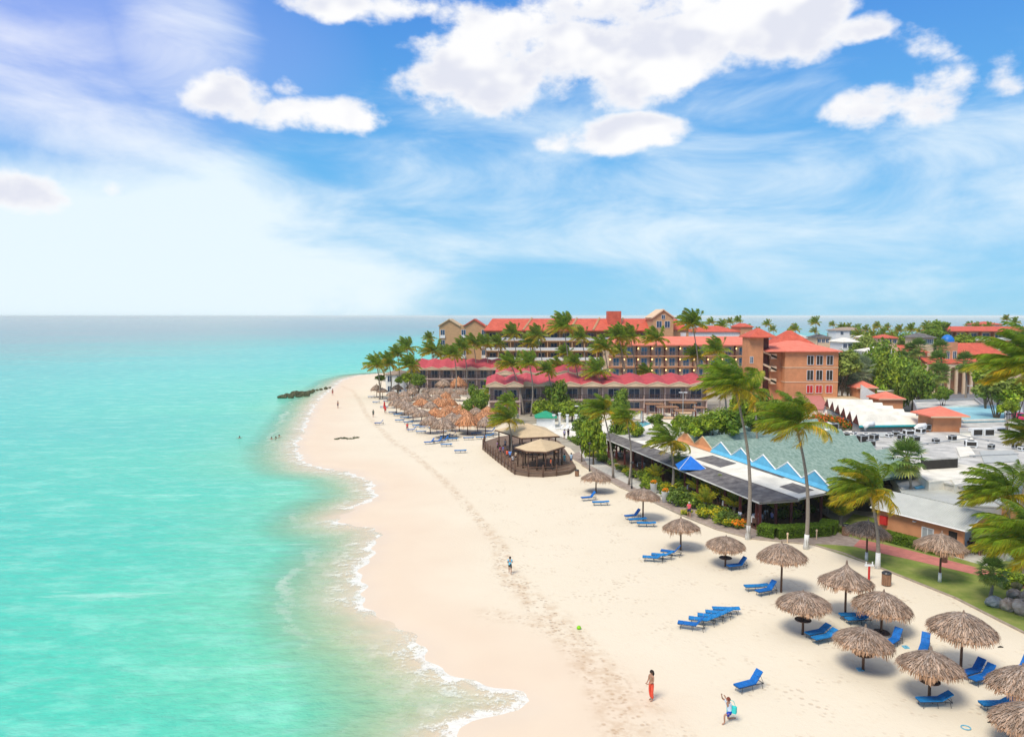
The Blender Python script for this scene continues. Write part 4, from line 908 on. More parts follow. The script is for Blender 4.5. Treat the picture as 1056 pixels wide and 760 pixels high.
# --- white-walled building behind with red roof
Y0=262; a=WY(713,340,Y0); b_=WY(775,340,Y0); Wd=b_.x-a.x
r=thing('hotel_building','low white-walled block with red roof behind the salmon roof','hotel',(a.x,Y0,0)); ze=WY(740,342,Y0).z
mb=MB(); mb.box(0,Wd-4,0,12,0,ze); part('wall',mb,M['white'],r); mb=MB(); mb.box(Wd-4.003,Wd,-1,10,0,WY(765,337,Y0).z); part('stair_wall',mb,M['peach'],r)
mb=MB(); hip_roof(mb,0,Wd-4,0,12,ze,WY(740,336,Y0+5).z,.5); part('roof',mb,M['rooftile'],r); mb=MB(); hip_roof(mb,Wd-4,Wd,-1,10,WY(765,337,Y0).z,WY(765,333.5,Y0).z,.4); part('tower_roof',mb,M['rooftile'],r); window(r,Wd-2,-1.05,ze-2,.9,1.6,'darkglass')
# --- orange block with stair tower
Y0=158; P=lambda px: WY(px,360,Y0).x
x0=P(787); r=thing('hotel_building','orange block with salmon hipped roofs, stair tower and shuttered windows','hotel',(P(810),Y0,0)); ox=P(810)
ze=WY(830,362,Y0).z; X1=P(865)-ox; X0=P(787)-ox
mb=MB(); mb.box(0,X1,0,13,0,ze); mb.box(X0+2.2,0,2.2,13,0,ze); part('wall',mb,M['orange'],r)
for py in (379.0,394.0):
    z=WY(830,py,Y0).z; mb=MB(); mb.box(-.06,X1+.06,-.07,0,z-.09,z+.09); mb.box(-.07,0,-.07,2.2,z-.09,z+.09); part('string_course',mb,M['cream'],r)
mb=MB(); hip_roof(mb,X0+1.2,X1,-.1,13,ze,WY(830,351.5,Y0+5).z,.6,rid=6.5); part('roof',mb,m_,r)
zt=WY(786,347.5,Y0).z; mb=MB(); mb.box(P(773)-ox,P(788)-ox,.5,5,0,zt); part('stair_tower',mb,M['orange'],r)
mb=MB(); hip_roof(mb,P(774)-ox,P(798)-ox,-.2,6.2,zt,WY(786,338.3,Y0+3).z,.5); part('tower_roof',mb,M['rooftile'],r)
mb=MB(); mb.box(P(788)-ox+.003,P(797)-ox,2.6,6,0,zt-.3); part('tower_side_wall',mb,M['darkred'],r)
p=WY(818,352,168); mb=MB(); hip_roof(mb,p.x-ox-4.5,p.x-ox+3.6,8,15,ze+1.2,WY(818,340.8,170).z,.3); part('rear_roof',mb,M['rooftile'],r); mb=MB(); mb.box(p.x-ox-4.3,p.x-ox+3.4,8.2,14.8,ze-1,ze+1.15); part('rear_wall',mb,M['orange'],r)
for k,(za,zb) in enumerate(((361,368),(374,381),(387,394))): # open stair flights with white stringers
    mb=MB(); xa=P(787)-ox; xb=P(803)-ox; A_=WY(790,za,Y0).z; B_=WY(790,zb,Y0).z
    mb.faces([(xa,.9,A_),(xb,.9,B_),(xb,.9,B_-.45),(xa,.9,A_-.45),(xa,1.1,A_),(xb,1.1,B_),(xb,1.1,B_-.45),(xa,1.1,A_-.45)],[(3,2,1,0),(4,5,6,7),(0,1,5,4),(2,3,7,6)]); part('stair_flight',mb,M['cream'],r)
    mb=MB(); mb.box(P(797)-ox,P(803)-ox,.9,2.2,B_-.5,B_+.6); part('landing',mb,M['cream'],r)
for px in (836,845.5,856):
    for pt,pb,g in ((367,376,'dark'),(382,392,'dark'),(397.5,405,'red')):
        zb=WY(px,pb,Y0).z; h=WY(px,pt,Y0).z-zb; window(r,P(px)-ox,-.05,zb,1.25,h,g)
for pt in (367.5,380.5):
    zb=WY(776,pt+7,Y0).z; window(r,P(776)-ox,.46,zb,.55,1.3,'darkglass')

# --- flat service roofs, terrace, parapets
def slabblock(name,label,pts,z,wall,top,cat='building',group=None,par=0.0):
    pw=[W(x,y,z) for x,y in pts]; c=sum(pw,Vector())/len(pw); r=thing(name,label,cat,(c.x,c.y,0),0,group)
    q=[(p.x-c.x,p.y-c.y) for p in pw]; mb=MB(); mb.prism(q,0,z-.1); part('wall',mb,M[wall],r)
    mb=MB(); g=[(a*1.01,b*1.01) for a,b in q]; mb.prism(g,z-.097,z+.05); part('roof',mb,M[top],r)
    if par:
        mb=MB()
        for i in range(len(q)):
            a=Vector(q[i]); b2=Vector(q[(i+1)%len(q)]); d=b2-a; mb.box(0,d.length,-.1,.1,z+.053,z+par,M=Matrix.Translation((a.x,a.y,0))@Matrix.Rotation(math.atan2(d.y,d.x),4,'Z'))
        part('parapet',mb,M[wall],r)
    return r
slabblock('service_building','large flat grey roof crowded with air conditioners right of the green-grey roof',[(842,446),(985,446),(1056,452),(1130,470),(1120,505),(1010,505),(950,492),(905,474)],4.2,'concrete','roofgrey')
slabblock('service_building','small white flat roof step beside the upright fan palm',[(936,482),(985,478),(1014,483),(994,494),(958,497)],4.35,'roofwhite','roofwhite')
slabblock('service_building','low pinkish white block left of the windswept palm',[(975,488),(1000,486),(1012,495),(985,500)],4.3,'roofwhite','roofwhite')
slabblock('service_building','blue-grey lean-to roof below the fan palm',[(930,492),(965,492),(978,499),(945,504)],3.5,'grey','blue_panel')
slabblock('service_building','pale grey roof behind the windswept palm at the right edge',[(1000,500),(1060,498),(1075,520),(1040,525)],3.6,'orange','roofmetal')
slabblock('rooftop_room','long dark rooftop box with pale lid beside the fan palm',[(950,468),(985,467),(988,472),(953,474)],5.5,'dark','roofgrey')
slabblock('rooftop_room','pinkish low rooftop duct box behind the dark box',[(951,467),(984,470),(984,473),(951,471)],5.4,'peach','canvas')
slabblock('terrace_building','pink terrace roof in front of the orange block',[(816,409),(846,408),(852,416),(849,422),(818,421)],4.4,'pinkwall','pinkbrick')
slabblock('terrace_building','brownish terrace roof right of the pink terrace',[(848,407),(880,409),(900,416),(852,417)],4.0,'tan','canvas')
slabblock('shop_building','building with pale blue roof and white front wall in front of the car park',[(968,421),(1036,419),(1037,434),(994,435),(978,430)],5.0,'roofwhite','blue_roof',par=.35)
slabblock('shop_building','grey flat roof with parapet behind the pale blue one',[(942,415),(1005,413),(1014,420),(966,422),(946,424)],4.5,'grey','roofgrey',par=.5)
slabblock('shop_building','white-walled low roof right of the small orange rooftop tower',[(990,437),(1050,435),(1054,446),(990,445)],4.8,'roofwhite','roofgrey')
for i,(pts,lb) in enumerate([([(820,423),(838,421),(850,429),(836,431)],'white shade strip nearest the pink terrace'),([(838,422),(848,421),(862,428),(852,430)],'white shade strip right of the first'),([(822,431),(845,432),(842,436),(822,435)],'lower white shade strip')]):
    slabblock('shade_strip',lb,pts,3.6,'canvas','roofwhite','awning')
slabblock('service_building','long blue-grey low roof behind the grey gabled roof',[(925,499),(985,499),(1050,512),(1050,524),(985,520),(930,508)],3.4,'grey','roofmetal')
slabblock('service_building','light grey stepped roof left of the fan palm trunk',[(918,492),(938,490),(950,500),(930,504)],3.6,'concrete','roofgrey')
for i,pts in enumerate([[(905,447),(935,446),(938,449),(908,451)],[(975,450),(1000,449),(1004,454),(980,456)],[(1010,466),(1045,465),(1052,476),(1015,478)],[(860,446),(878,445),(885,449),(866,451)],[(930,460),(950,459),(955,464),(935,466)],[(986,462),(1000,461),(1006,470),(990,472)],[(868,458),(884,460),(890,466),(872,465)]]):
    pw=[W(x,y,4.27) for x,y in pts]; c=sum(pw,Vector())/4; mb=MB(); mb.prism([(p.x-c.x,p.y-c.y) for p in pw],0,.12); o=part('roof_hatch',mb,M['roofwhite' if i%2 else 'roofmetal'],None,loc=(c.x,c.y,4.27)); tag(o,'pale raised roof panel on the flat grey roof, '+['by the teal edge','right of the orange tower','near the right palm','at the left corner','in the middle','beside the brown-faced unit','below the left air conditioners'][i],'roof panel','raised roof panels')
# air conditioners
def ac(px,py,z,w,d,h,label,k=0):
    p=W(px,py,z); r=thing('air_conditioner',label,'air conditioner',p,R([0,18,-20,35][k%4]),'air conditioners on the flat roofs')
    mb=MB(); mb.box(-w/2,w/2,-d/2,d/2,.12,h); mb.box(-w/2+.1,-w/2+.25,-d/2,d/2,0,.12); mb.box(w/2-.25,w/2-.1,-d/2,d/2,0,.12); part('casing',mb,M['grey'] if k%3 else M['white'],r)
    mb=MB(); mb.lathe([(.02,.0),(min(w,d)*.38,.0),(min(w,d)*.4,.05),(.02,.05)],14,c=(0,0,h+.003)); part('fan_grille',mb,M['metal'],r)
    mb=MB(); mb.box(-w*.4,w*.4,-d/2-.03,-d/2-.003,.25,h-.12); mb.box(-w/2-.03,-w/2-.003,-d*.35,d*.35,.25,h-.12); part('coil_panel',mb,M['dark'],r)
ACS=[(849,444,2.4,'first big one at the left corner'),(858,444,1.8,'second at the left corner'),(873,452,1.1,'dark-faced one at the head of the group'),(880,449,1.0,'small upper one behind the group'),(884,456,1.3,'round-fanned one in the group'),(889,457,1.5,'white one in the middle of the group'),(893,451,1.1,'upper one of the group'),(901,454,1.4,'right one of the group'),(898,461,1.2,'lowest one of the group'),(917,451,1.1,'lone one right of the group'),(924,450,1.2,'one beneath the white sawtooth roof'),(929,454,1.1,'one below the previous row'),(937,449,1.6,'wide one under the teal edge'),(943,456,1.4,'wide-topped one at mid roof'),(956,444,1.3,'one at the left foot of the orange rooftop tower'),(949,447,1.6,'white one left of the orange rooftop tower'),(965,457,1.0,'small dark one on the open roof'),(982,455,1.1,'dark one on the open roof, right'),(1001,461,1.7,'brown-faced one on the right roof'),(1022,463,1.0,'small one on the right roof'),(1048,463,1.1,'one near the right palm'),(1054,465,1.1,'one at the right edge')]
for i,(px,py,w,lb) in enumerate(ACS): ac(px,py,4.26,w*.78,w*.6,w*(.5+.12*(i%3)),'grey roof air conditioner, '+lb,i)
for i,(px,py) in enumerate([(1006,449),(1018,449),(1030,448)]):
    p=W(px,py,4.26); r=thing('roof_vent','dark louvred roof vent box, %s of three in a row'%['left','middle','right'][i],'roof vent',p,R(4),'row of louvred roof vents'); mb=MB(); mb.box(-.75,.75,-.5,.5,0,1.0); part('casing',mb,M['white'],r); mb=MB(); mb.box(-.62,.62,-.53,-.503,.12,.88); part('louvre',mb,M['dark'],r)
for i,(x0,y0,x1,y1,lb) in enumerate([(850,470,905,452,'long'),(910,462,1000,452,'second'),(985,448,1056,460,'third'),(870,462,900,466,'short'),(1000,470,1050,468,'lowest')]):
    a=W(x0,y0,4.45); b2=W(x1,y1,4.45); mb=MB(); mb.tube([a,b2],.09,6); [mb.box(q.x-.1,q.x+.1,q.y-.1,q.y+.1,4.24,4.37) for q in (a.lerp(b2,.1),a.lerp(b2,.5),a.lerp(b2,.9))]; o=part('roof_pipe',mb,M['grey'],None); tag(o,'%s pipe running over the flat grey roof'%lb,'pipe','pipes on the flat roofs')
rp=[(892,444,'pale curved duct'),(945,446,'white duct cowl'),(848,452,'low sheet hatch')]
for px,py,lb in rp:
    p=W(px,py,4.26); mb=MB(); mb.tube([(0,0,0),(0,0,.6),(.4,0,.95),(1.3,0,1.0)],.4,9); o=part('duct',mb,M['white'],None,True,loc=p); tag(o,lb+' on the flat grey roof','duct','roof ducts')

# --- little pyramid-roofed towers
def pyr_tower(px0,px1,pyw,pyb,zb,label,peak,eave,wall='orange',over=.5,Y=None):
    a=W(px0,pyb,zb) if Y is None else WY(px0,pyb,Y); b2=WY(px1,pyb,a.y); w=b2.x-a.x; ze=WY(px0,eave,a.y).z; zp=WY((px0+px1)/2,peak,a.y+w/2).z
    r=thing('rooftop_tower',label,'tower',((a.x+b2.x)/2,a.y,0),0,'small pyramid-roofed towers'); mb=MB(); mb.box(-w/2,w/2,0,w,0,ze); part('wall',mb,M[wall],r)
    mb=MB(); hip_roof(mb,-w/2,w/2,0,w,ze,zp,over); part('roof',mb,m_,r); mb=MB(); mb.box(-w/2-over,w/2+over,-over-.05,-over-.003,ze-.22,ze-.02); part('fascia',mb,M['cream'],r); return r
pyr_tower(962,991,0,445,4.26,'small orange tower with salmon pyramid roof beside the pale blue roof',418.5,428.5,'orange',.8)
pyr_tower(907,931,0,421,3,'small orange tower with pyramid roof behind the white sawtooth roof',403.5,411,'orange',.4)
rt=pyr_tower(884,902,0,415,3,'small open pyramid-roofed pavilion above the white stair ramp',392.6,399.5,'orange',.5)
mb=MB(); w=4; mb.box(1.2,6.5,-.9,-.5,0,2.2); mb.faces([(-1.5,-.9,6.8),(6,-.9,2.2),(6,-.9,2.0),(-1.5,-.9,2.0),(-1.5,-.5,6.8),(6,-.5,2.2),(6,-.5,2.0),(-1.5,-.5,2.0)],[(3,2,1,0),(4,5,6,7),(0,1,5,4)]); part('stair_ramp',mb,M['whitewash'],rt)
slabblock('shop_building','long low white roof behind the two small towers',[(902,397),(931,395),(931,402),(905,404)],4.5,'cream','roofwhite')

# --- white sawtooth roof with teal edge
r=thing('sawtooth_hall','hall with white sawtooth roof and teal front edge','building',(0,0,0))
A0=W(886,439,4.6); A1=W(850,418,5.2); B0=W(960,438,4.6); B1=W(962,429,5.6)
n=6; mb=MB(); fm=MB(); wallb=MB()
for i in range(n):
    a=A0.lerp(A1,i/n); b2=A0.lerp(A1,(i+1)/n); a2=B0.lerp(B0+(A1-A0),i/n); b3=B0.lerp(B0+(A1-A0),(i+1)/n)
    sh=Vector((-1.5,0,0))*0; m1=a.lerp(b2,.42)+Vector((0,0,1.5)); m2=a2.lerp(b3,.42)+Vector((0,0,1.1)); 
    cut=(i/n)*.55; a2=a2.lerp(a,cut*.6); b3=b3.lerp(b2,cut*.6); m2=m2.lerp(m1,cut*.6)
    mb.face([a,a2,m2,m1]); mb.face([m1,m2,b3,b2]); mb.face([a2,b3,m2]); o_=Vector((0,0,-.15)); mb.face([a+o_,m1+o_,m2+o_,a2+o_]); mb.face([m1+o_,b2+o_,b3+o_,m2+o_])
    fm.face([a,m1,b2]); 
part('roof',mb,M['roofwhite'],r); part('gable_panels',fm,M['darkred'],r)
q=[(A0.x+.4,A0.y+.4),(B0.x-.4,B0.y+.4),(B0.x-6+(A1-A0).x,B0.y+(A1-A0).y),(A1.x+.5,A1.y)]; mb=MB(); mb.prism(q,0,4.55); part('wall',mb,M['concrete'],r)
mb=MB(); mb.tube([A0+Vector((0,-.1,-.15)),B0+Vector((0,-.1,-.15))],.22,4); part('edge_trim',mb,M['teal'],r)

# --- beach restaurant
r=thing('restaurant_building','beach restaurant with green-grey folded roof, blue sawtooth gables and dark open porch','restaurant',(0,0,0))
A=W(700,451.5,4.4); B=W(857,502.5,4.4); dirR=Vector((.87,.49,0)); n=7; mb=MB(); under=MB()
far_=[]
for i in range(n):
    a=A.lerp(B,i/n); b2=A.lerp(B,(i+1)/n); k0=i/n; k1=(i+1)/n; L0=27-13*k0; L1=27-13*k1
    pk=a.lerp(b2,.46)+Vector((0,0,1.2)); pL=(L0+L1)/2
    a2=a+dirR*L0; b3=b2+dirR*L1; pk2=pk+dirR*pL
    mb.face([a,a2,pk2,pk][::-1]); mb.face([pk,pk2,b3,b2][::-1]); mb.face([a2,b3,pk2]); d=Vector((0,0,-.2)); mb.face([a+d,a2+d,pk2+d,pk+d]); mb.face([pk+d,pk2+d,b3+d,b2+d])
    far_.append(a2)
    gm=MB(); o_=Vector((-.05,-.03,0)); gm.face([a+o_,b2+o_,pk+o_]); gm.face([a+o_*-1,pk+o_*-1,b2+o_*-1]); 
    # panel leaning out under each gable, with pale ridge trim
    out=Vector((-.35,-.2,-.35)); gm.faces([a+o_,pk+o_,b2+o_,a+out,b2+out],[(3,0,2,4)])
    g=part('gable_panel',gm,M['orange'] if i<2 else M['blue_panel'],r)
    if i<2: g['label']='brown gable panel of the folded roof'
    tm=MB(); tm.tube([a+o_,pk+o_],.09,4); tm.tube([pk+o_,b2+o_],.09,4); part('gable_trim',tm,M['canvas'] if i<2 else M['white'],g)
far_.append(B+dirR*14)
part('folded_roof',mb,M['roofgreen'],r)
E=[W(612,447,3.0),W(783,518,3.0),W(824,515.5,3.0),W(862,509,3.0)]
us=[i/8 for i in range(9)]
Ip=[W(628+(823-628)*u,446+(514-446)*u,3.55) for u in us]; Ep=[E[0].lerp(E[1],u) for u in us]
Ga=W(676,441.5,4.0); Gb=Vector((B.x+.3,B.y,4.0)); Gp=[Ga.lerp(Vector((A.x,A.y,4.0)),u/.12) if u<.12 else Vector((A.x,A.y,4.0)).lerp(Gb,(u-.12)/.88) for u in us]
mb=MB()
for k in range(8):
    P=[Ep[k],Ep[k+1],Ip[k+1],Ip[k]]; mb.face(P); mb.face([p+Vector((0,0,-.15)) for p in P[::-1]]); mb.face([Ep[k]+Vector((0,0,-.15)),Ep[k+1]+Vector((0,0,-.15)),Ep[k+1],Ep[k]])
mb.face([E[1],E[1]+Vector((0,0,-.15)),Ip[8]+Vector((0,0,-.15)),Ip[8]]); part('porch_roof',mb,M['roofdark'],r)
mb=MB(); dm=MB()
def surf(u,v):
    f=u*8; k=min(7,int(f)); a=Ip[k].lerp(Ip[k+1],f-k); b2=Gp[k].lerp(Gp[k+1],f-k); return a.lerp(b2,v)
for k in range(8):
    P=[Ip[k],Ip[k+1],Gp[k+1],Gp[k]]; (dm if k<1 else mb).face([p+Vector((0,0,.03)) for p in P]); mb.face([p+Vector((0,0,-.12)) for p in P[::-1]])
P=[Ip[8],E[3]+Vector((0,0,.45)),Gp[8]]; mb.face([p+Vector((0,0,.03)) for p in P]); mb.face([p+Vector((0,0,-.15)) for p in P[::-1]]); mb.face([Ip[8]+Vector((0,0,.03)),Ip[8]+Vector((0,0,-.15)),E[3]+Vector((0,0,.3)),E[3]+Vector((0,0,.48))])
part('white_roof',mb,M['roofwhite'],r); part('grey_roof_panel',dm,M['roofgrey'],r)
for (u0,u1,v0,v1) in ((.42,.56,.2,.75),(.86,.96,.25,.7),(.62,.80,.78,.9)):
    dm=MB()
    for k in range(4):
        a=u0+(u1-u0)*k/4; c_=u0+(u1-u0)*(k+1)/4; dm.face([surf(a,v0)+Vector((0,0,.06)),surf(c_,v0)+Vector((0,0,.06)),surf(c_,v1)+Vector((0,0,.06)),surf(a,v1)+Vector((0,0,.06))])
    part('roof_patch',dm,M['roofdark'],r)
# eave posts, back wall, floor
d=(E[1]-E[0]); Ln=d.length; d.normalize(); s=Vector((-d.y,d.x,0)); s=s if s.x>0 else -s
for i in range(15):
    q=E[0]+d*(Ln*(i+.5)/15)+s*.7; mb=MB(); mb.box(q.x-.12,q.x+.12,q.y-.12,q.y+.12,0,3.0); part('post',mb,M['darkred'],r)
for i in range(5):
    q=E[1].lerp(E[3],(i+.3)/5)+Vector((-.1,.8,0)); mb=MB(); mb.box(q.x-.12,q.x+.12,q.y-.12,q.y+.12,0,3.0); part('post',mb,M['darkred'],r)
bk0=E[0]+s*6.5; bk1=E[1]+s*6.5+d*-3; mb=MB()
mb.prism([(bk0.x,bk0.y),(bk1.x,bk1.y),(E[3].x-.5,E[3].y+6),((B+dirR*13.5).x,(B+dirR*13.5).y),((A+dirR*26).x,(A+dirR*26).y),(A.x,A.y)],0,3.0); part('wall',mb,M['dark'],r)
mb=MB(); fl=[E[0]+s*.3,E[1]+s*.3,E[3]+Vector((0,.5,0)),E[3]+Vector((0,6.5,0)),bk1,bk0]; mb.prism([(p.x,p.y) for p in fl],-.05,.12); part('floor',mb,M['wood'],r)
mb=MB(); mb.tube([E[0]+Vector((0,0,-.1)),E[1]+Vector((0,0,-.1)),E[2]+Vector((0,0,-.1))],.09,4); part('eave_trim',mb,M['roofgrey'],r)
mb=MB(); mb.tube([E[2]+Vector((0,-.05,.1)),E[3]+Vector((0,-.05,.2))],.13,4); part('white_eave_trim',mb,M['white'],r)
# dining tables in the porch
k=0
TB=[('round white-clothed table in the porch, far left',.12),('white-clothed table in the porch beside the dark posts',.30),('white-clothed table in the porch beside the areca clump',.62),('white-clothed table in the porch left of the tall palm foot',.80),('white-clothed table in the front porch right of the tall palm foot',.93)]
def dtable(p,label):
    t=thing('dining_table',label,'table',(p.x,p.y,.12),0,'white-clothed porch tables'); mb=MB(); mb.lathe([(.01,.76),(.55,.76),(.57,.72),(.62,.30),(.55,.28)],14); part('tablecloth',mb,M['white'],t); mb=MB(); mb.tube([(0,0,0),(0,0,.7)],.06,8); part('leg',mb,M['wood'],t)
    for a in (0.3,2.4,4.3):
        c=thing('dining_chair','dark chair at the '+label,'chair',(p.x+.9*math.cos(a),p.y+.9*math.sin(a),.12),a,'dark porch chairs'); mb=MB(); mb.box(-.22,.22,-.22,.22,.42,.48); part('seat',mb,M['wood'],c); mb=MB(); mb.box(.18,.23,-.22,.22,.485,.95); part('backrest',mb,M['wood'],c)
        for x in (-.2,.2):
            for y in (-.2,.2): mb=MB(); mb.box(x-.02,x+.02,y-.02,y+.02,0,.42); part('leg',mb,M['wood'],c)
for lb,f in TB: dtable(E[0].lerp(E[1],f)+s*1.9,lb)
dtable(W(779,541,.1),'white-clothed table seen through the front porch opening')
# blue canvas canopy
p=W(713,487,2.9); t=thing('canvas_canopy','bright blue pyramid canvas canopy rising through the porch roof','canopy',(p.x,p.y,0)); mb=MB()
q=[(-1.6,-.6,3.3),(1.7,-.6,3.3),(1.6,1.8,3.5),(-1.5,1.8,3.5),(0,.6,4.75)]; mb.faces(q,[(0,1,4),(1,2,4),(2,3,4),(3,0,4),(3,2,1,0)]); part('canopy_cloth',mb,M['blue_tent'],t)
mb=MB(); mb.tube([(0,.6,0),(0,.6,4.7)],.05,6); part('pole',mb,M['metal'],t)
mb=MB(); [mb.tube([q[i],q[4]],.035,4) for i in (0,1)]; part('seam',mb,M['white'],t)
# beige cone tent
p=W(826,444,3.5); t=thing('cone_tent','beige pointed tent roof behind the right tall palm','tent',(p.x,p.y,0)); mb=MB(); mb.lathe([(4.2,3.4),(4.1,3.5),(.05,6.0)],8); part('tent_roof',mb,M['canvas'],t); mb=MB(); [mb.tube([(3.8*math.cos(a),3.8*math.sin(a),0),(3.8*math.cos(a),3.8*math.sin(a),3.45)],.07,6) for a in (0.4,1.97,3.54,5.1)]; part('posts',mb,M['wood'],t)

# --- orange gabled building on the lawn
E0=W(898.7,522.5,2.7); E1=W(996,547,2.7); E2=W(1034,538,2.7); ux=(E1-E0); L_=ux.length; ang=math.atan2(ux.y,ux.x); wv_=(E2-E1).length; wv_=5.6
r=thing('lawn_building','orange building with pale grey gabled roof, red box and open porch on the lawn','building',(E0.x,E0.y,0),ang)
mb=MB(); o=.45; mb.box(.3,L_-2.3,o,wv_-o,0,2.62); mb.box(L_-2.3,L_-o,wv_-o-.25,wv_-o,0,2.62); mb.box(L_-2.3,L_-o,o,o+.2,0,2.62)
mb.faces([(L_-o,o,2.6),(L_-o,wv_-o,2.6),(L_-o,wv_/2,3.75),(L_-o-.2,o,2.6),(L_-o-.2,wv_-o,2.6),(L_-o-.2,wv_/2,3.75)],[(0,1,2),(5,4,3),(0,3,4,1)]); part('wall',mb,M['orange'],r)
mb=MB(); mb.box(L_-2.29,L_-2.2,o+.2,wv_-o-.25,0,2.6); part('porch_wall',mb,M['whitewash'],r)
mb=MB()
for y0_,s_ in ((0,1),(wv_,-1)):
    P=[(-.1,y0_,2.7),(L_,y0_,2.7),(L_,wv_/2,3.95),(-.1,wv_/2,3.95)]; mb.face(P[::s_]); mb.face([(x,y,z-.14) for x,y,z in P[::-s_]]); mb.face([P[0],P[1],(P[1][0],y0_,2.56),(P[0][0],y0_,2.56)])
part('roof',mb,M['roofmetal'],r)
mb=MB()
mb.tube([(L_+.03,0,2.62),(L_+.03,wv_/2,3.87)],.08,4); mb.tube([(L_+.03,wv_/2,3.87),(L_+.03,wv_,2.62)],.08,4); mb.tube([(-.1,-.03,2.62),(L_,-.03,2.62)],.07,4); part('barge_board',mb,M['white'],r)
mb=MB(); mb.box(.75,1.45,o-.25,o-.003,1.2,2.0); part('red_box',mb,M['red'],r)
mb=MB(); mb.lathe([(.01,-.06),(.17,-.04),(.17,.04),(.01,.06)],12,c=(L_*.46,o-.1,2.25)); part('wall_lamp',mb,M['white'],r)
window(r,L_*.60,o-.04,.5,1.0,1.4,'grey'); mb=MB(); mb.box(L_-1.75,L_-1.0,o-.03,o-.003,0,2.2); part('doorway',mb,M['dark'],r)
mb=MB(); mb.box(L_-2.2,L_+1.6,.3,wv_-.3,-.02,.06); part('porch_floor',mb,M['concrete'],r)
# --- beach pavilions on the wooden deck
dk=[(498,461),(514,474),(531,486),(545,488.2),(560,488.6),(574,487.5),(587,485.5),(594,481),(586,468),(577,455),(560,448),(540,447),(515,450),(500,455)]
dw=[W(x,y,.45) for x,y in dk]; cc=sum(dw,Vector())/len(dw); r=thing('wooden_deck','raised dark wooden deck with post railing on the sand','deck',(cc.x,cc.y,0))
q=[(p.x-cc.x,p.y-cc.y) for p in dw]; mb=MB(); mb.prism(q,-.05,.45); part('platform',mb,M['deckwood'],r)
rl=MB(); npost=0
for i in list(range(0,6))+[13]:
    a=Vector((*q[i],0)); b2=Vector((*q[(i+1)%len(q)],0)); dd=(b2-a); m_n=max(1,int(dd.length/1.6))
    for j in range(m_n):
        p=a+dd*(j/m_n)+Vector((0,0,0)); mb=MB(); mb.tube([(p.x,p.y,-.1),(p.x,p.y,1.6)],[.10,.085],7); part('railing_post',mb,M['wood'],r,True)
    for z in (.8,1.3): rl.tube([(a.x,a.y,z),(b2.x,b2.y,z)],.05,5)
part('rail',rl,M['wood'],r)
def pav(corners,peakpx,zeave,label,ridge=None,legs=True):
    P=[W(x,y,zeave) for x,y in corners]; c=sum(P,Vector())/len(P); t=thing('pavilion',label,'pavilion',(c.x,c.y,.45),0,'tan-roofed pavilions on the deck'); off=Vector((c.x,c.y,.45))
    pk=WY(*peakpx,c.y); pk=Vector((pk.x,c.y,pk.z))-off; Q=[p-off for p in P]; mb=MB(); n=len(Q)
    for i in range(n): mb.face([Q[i],Q[(i+1)%n],pk]); mb.face([Q[i]+Vector((0,0,-.18)),pk+Vector((0,0,-.18)),Q[(i+1)%n]+Vector((0,0,-.18))])
    part('roof',mb,M['canvas'],t); mb=MB()
    for i in range(n): a=Q[i]*1.0+Vector((0,0,-.12)); b2=Q[(i+1)%n]+Vector((0,0,-.12)); mb.tube([a,b2],.11,4)
    part('eave_beam',mb,M['wood'],t)
    for i in range(n):
        for f in (0,.5):
            a=Q[i].lerp(Q[(i+1)%n],f)*.88; mb=MB(); mb.tube([(a.x,a.y,0),(a.x,a.y,Q[0].z-.1)],.10,7); part('post',mb,M['wood'],t,True)
    return t
pav([(510.5,443),(537.5,451.5),(577,449.5),(562,440.5),(535,438.5)],(543.5,436.3),3.4,'larger tan pavilion roof at the back of the deck, behind the small palm')
pav([(530.8,461.3),(543,465),(563.5,465.8),(582.5,459.8),(574,455.5),(548,455.5)],(557,452.5),3.1,'smaller tan pavilion roof at the front corner of the deck')
for i,(px,py) in enumerate([(540,462),(552,477),(563,474),(574,471),(545,472),(527,460),(555,466)]):
    p=W(px,py,.45); t=thing('bar_table','small wooden table on the deck, %s'%['below the larger roof','front row middle','second row centre','by the right posts','front row left','left of the larger roof','under the smaller roof centre'][i],'table',p,i,'deck tables'); mb=MB(); mb.lathe([(.01,.72),(.45,.72),(.45,.77),(.01,.77)],12); part('table_top',mb,M['woodmid'],t); mb=MB(); mb.tube([(0,0,0),(0,0,.72)],.05,6); part('leg',mb,M['metal'],t)
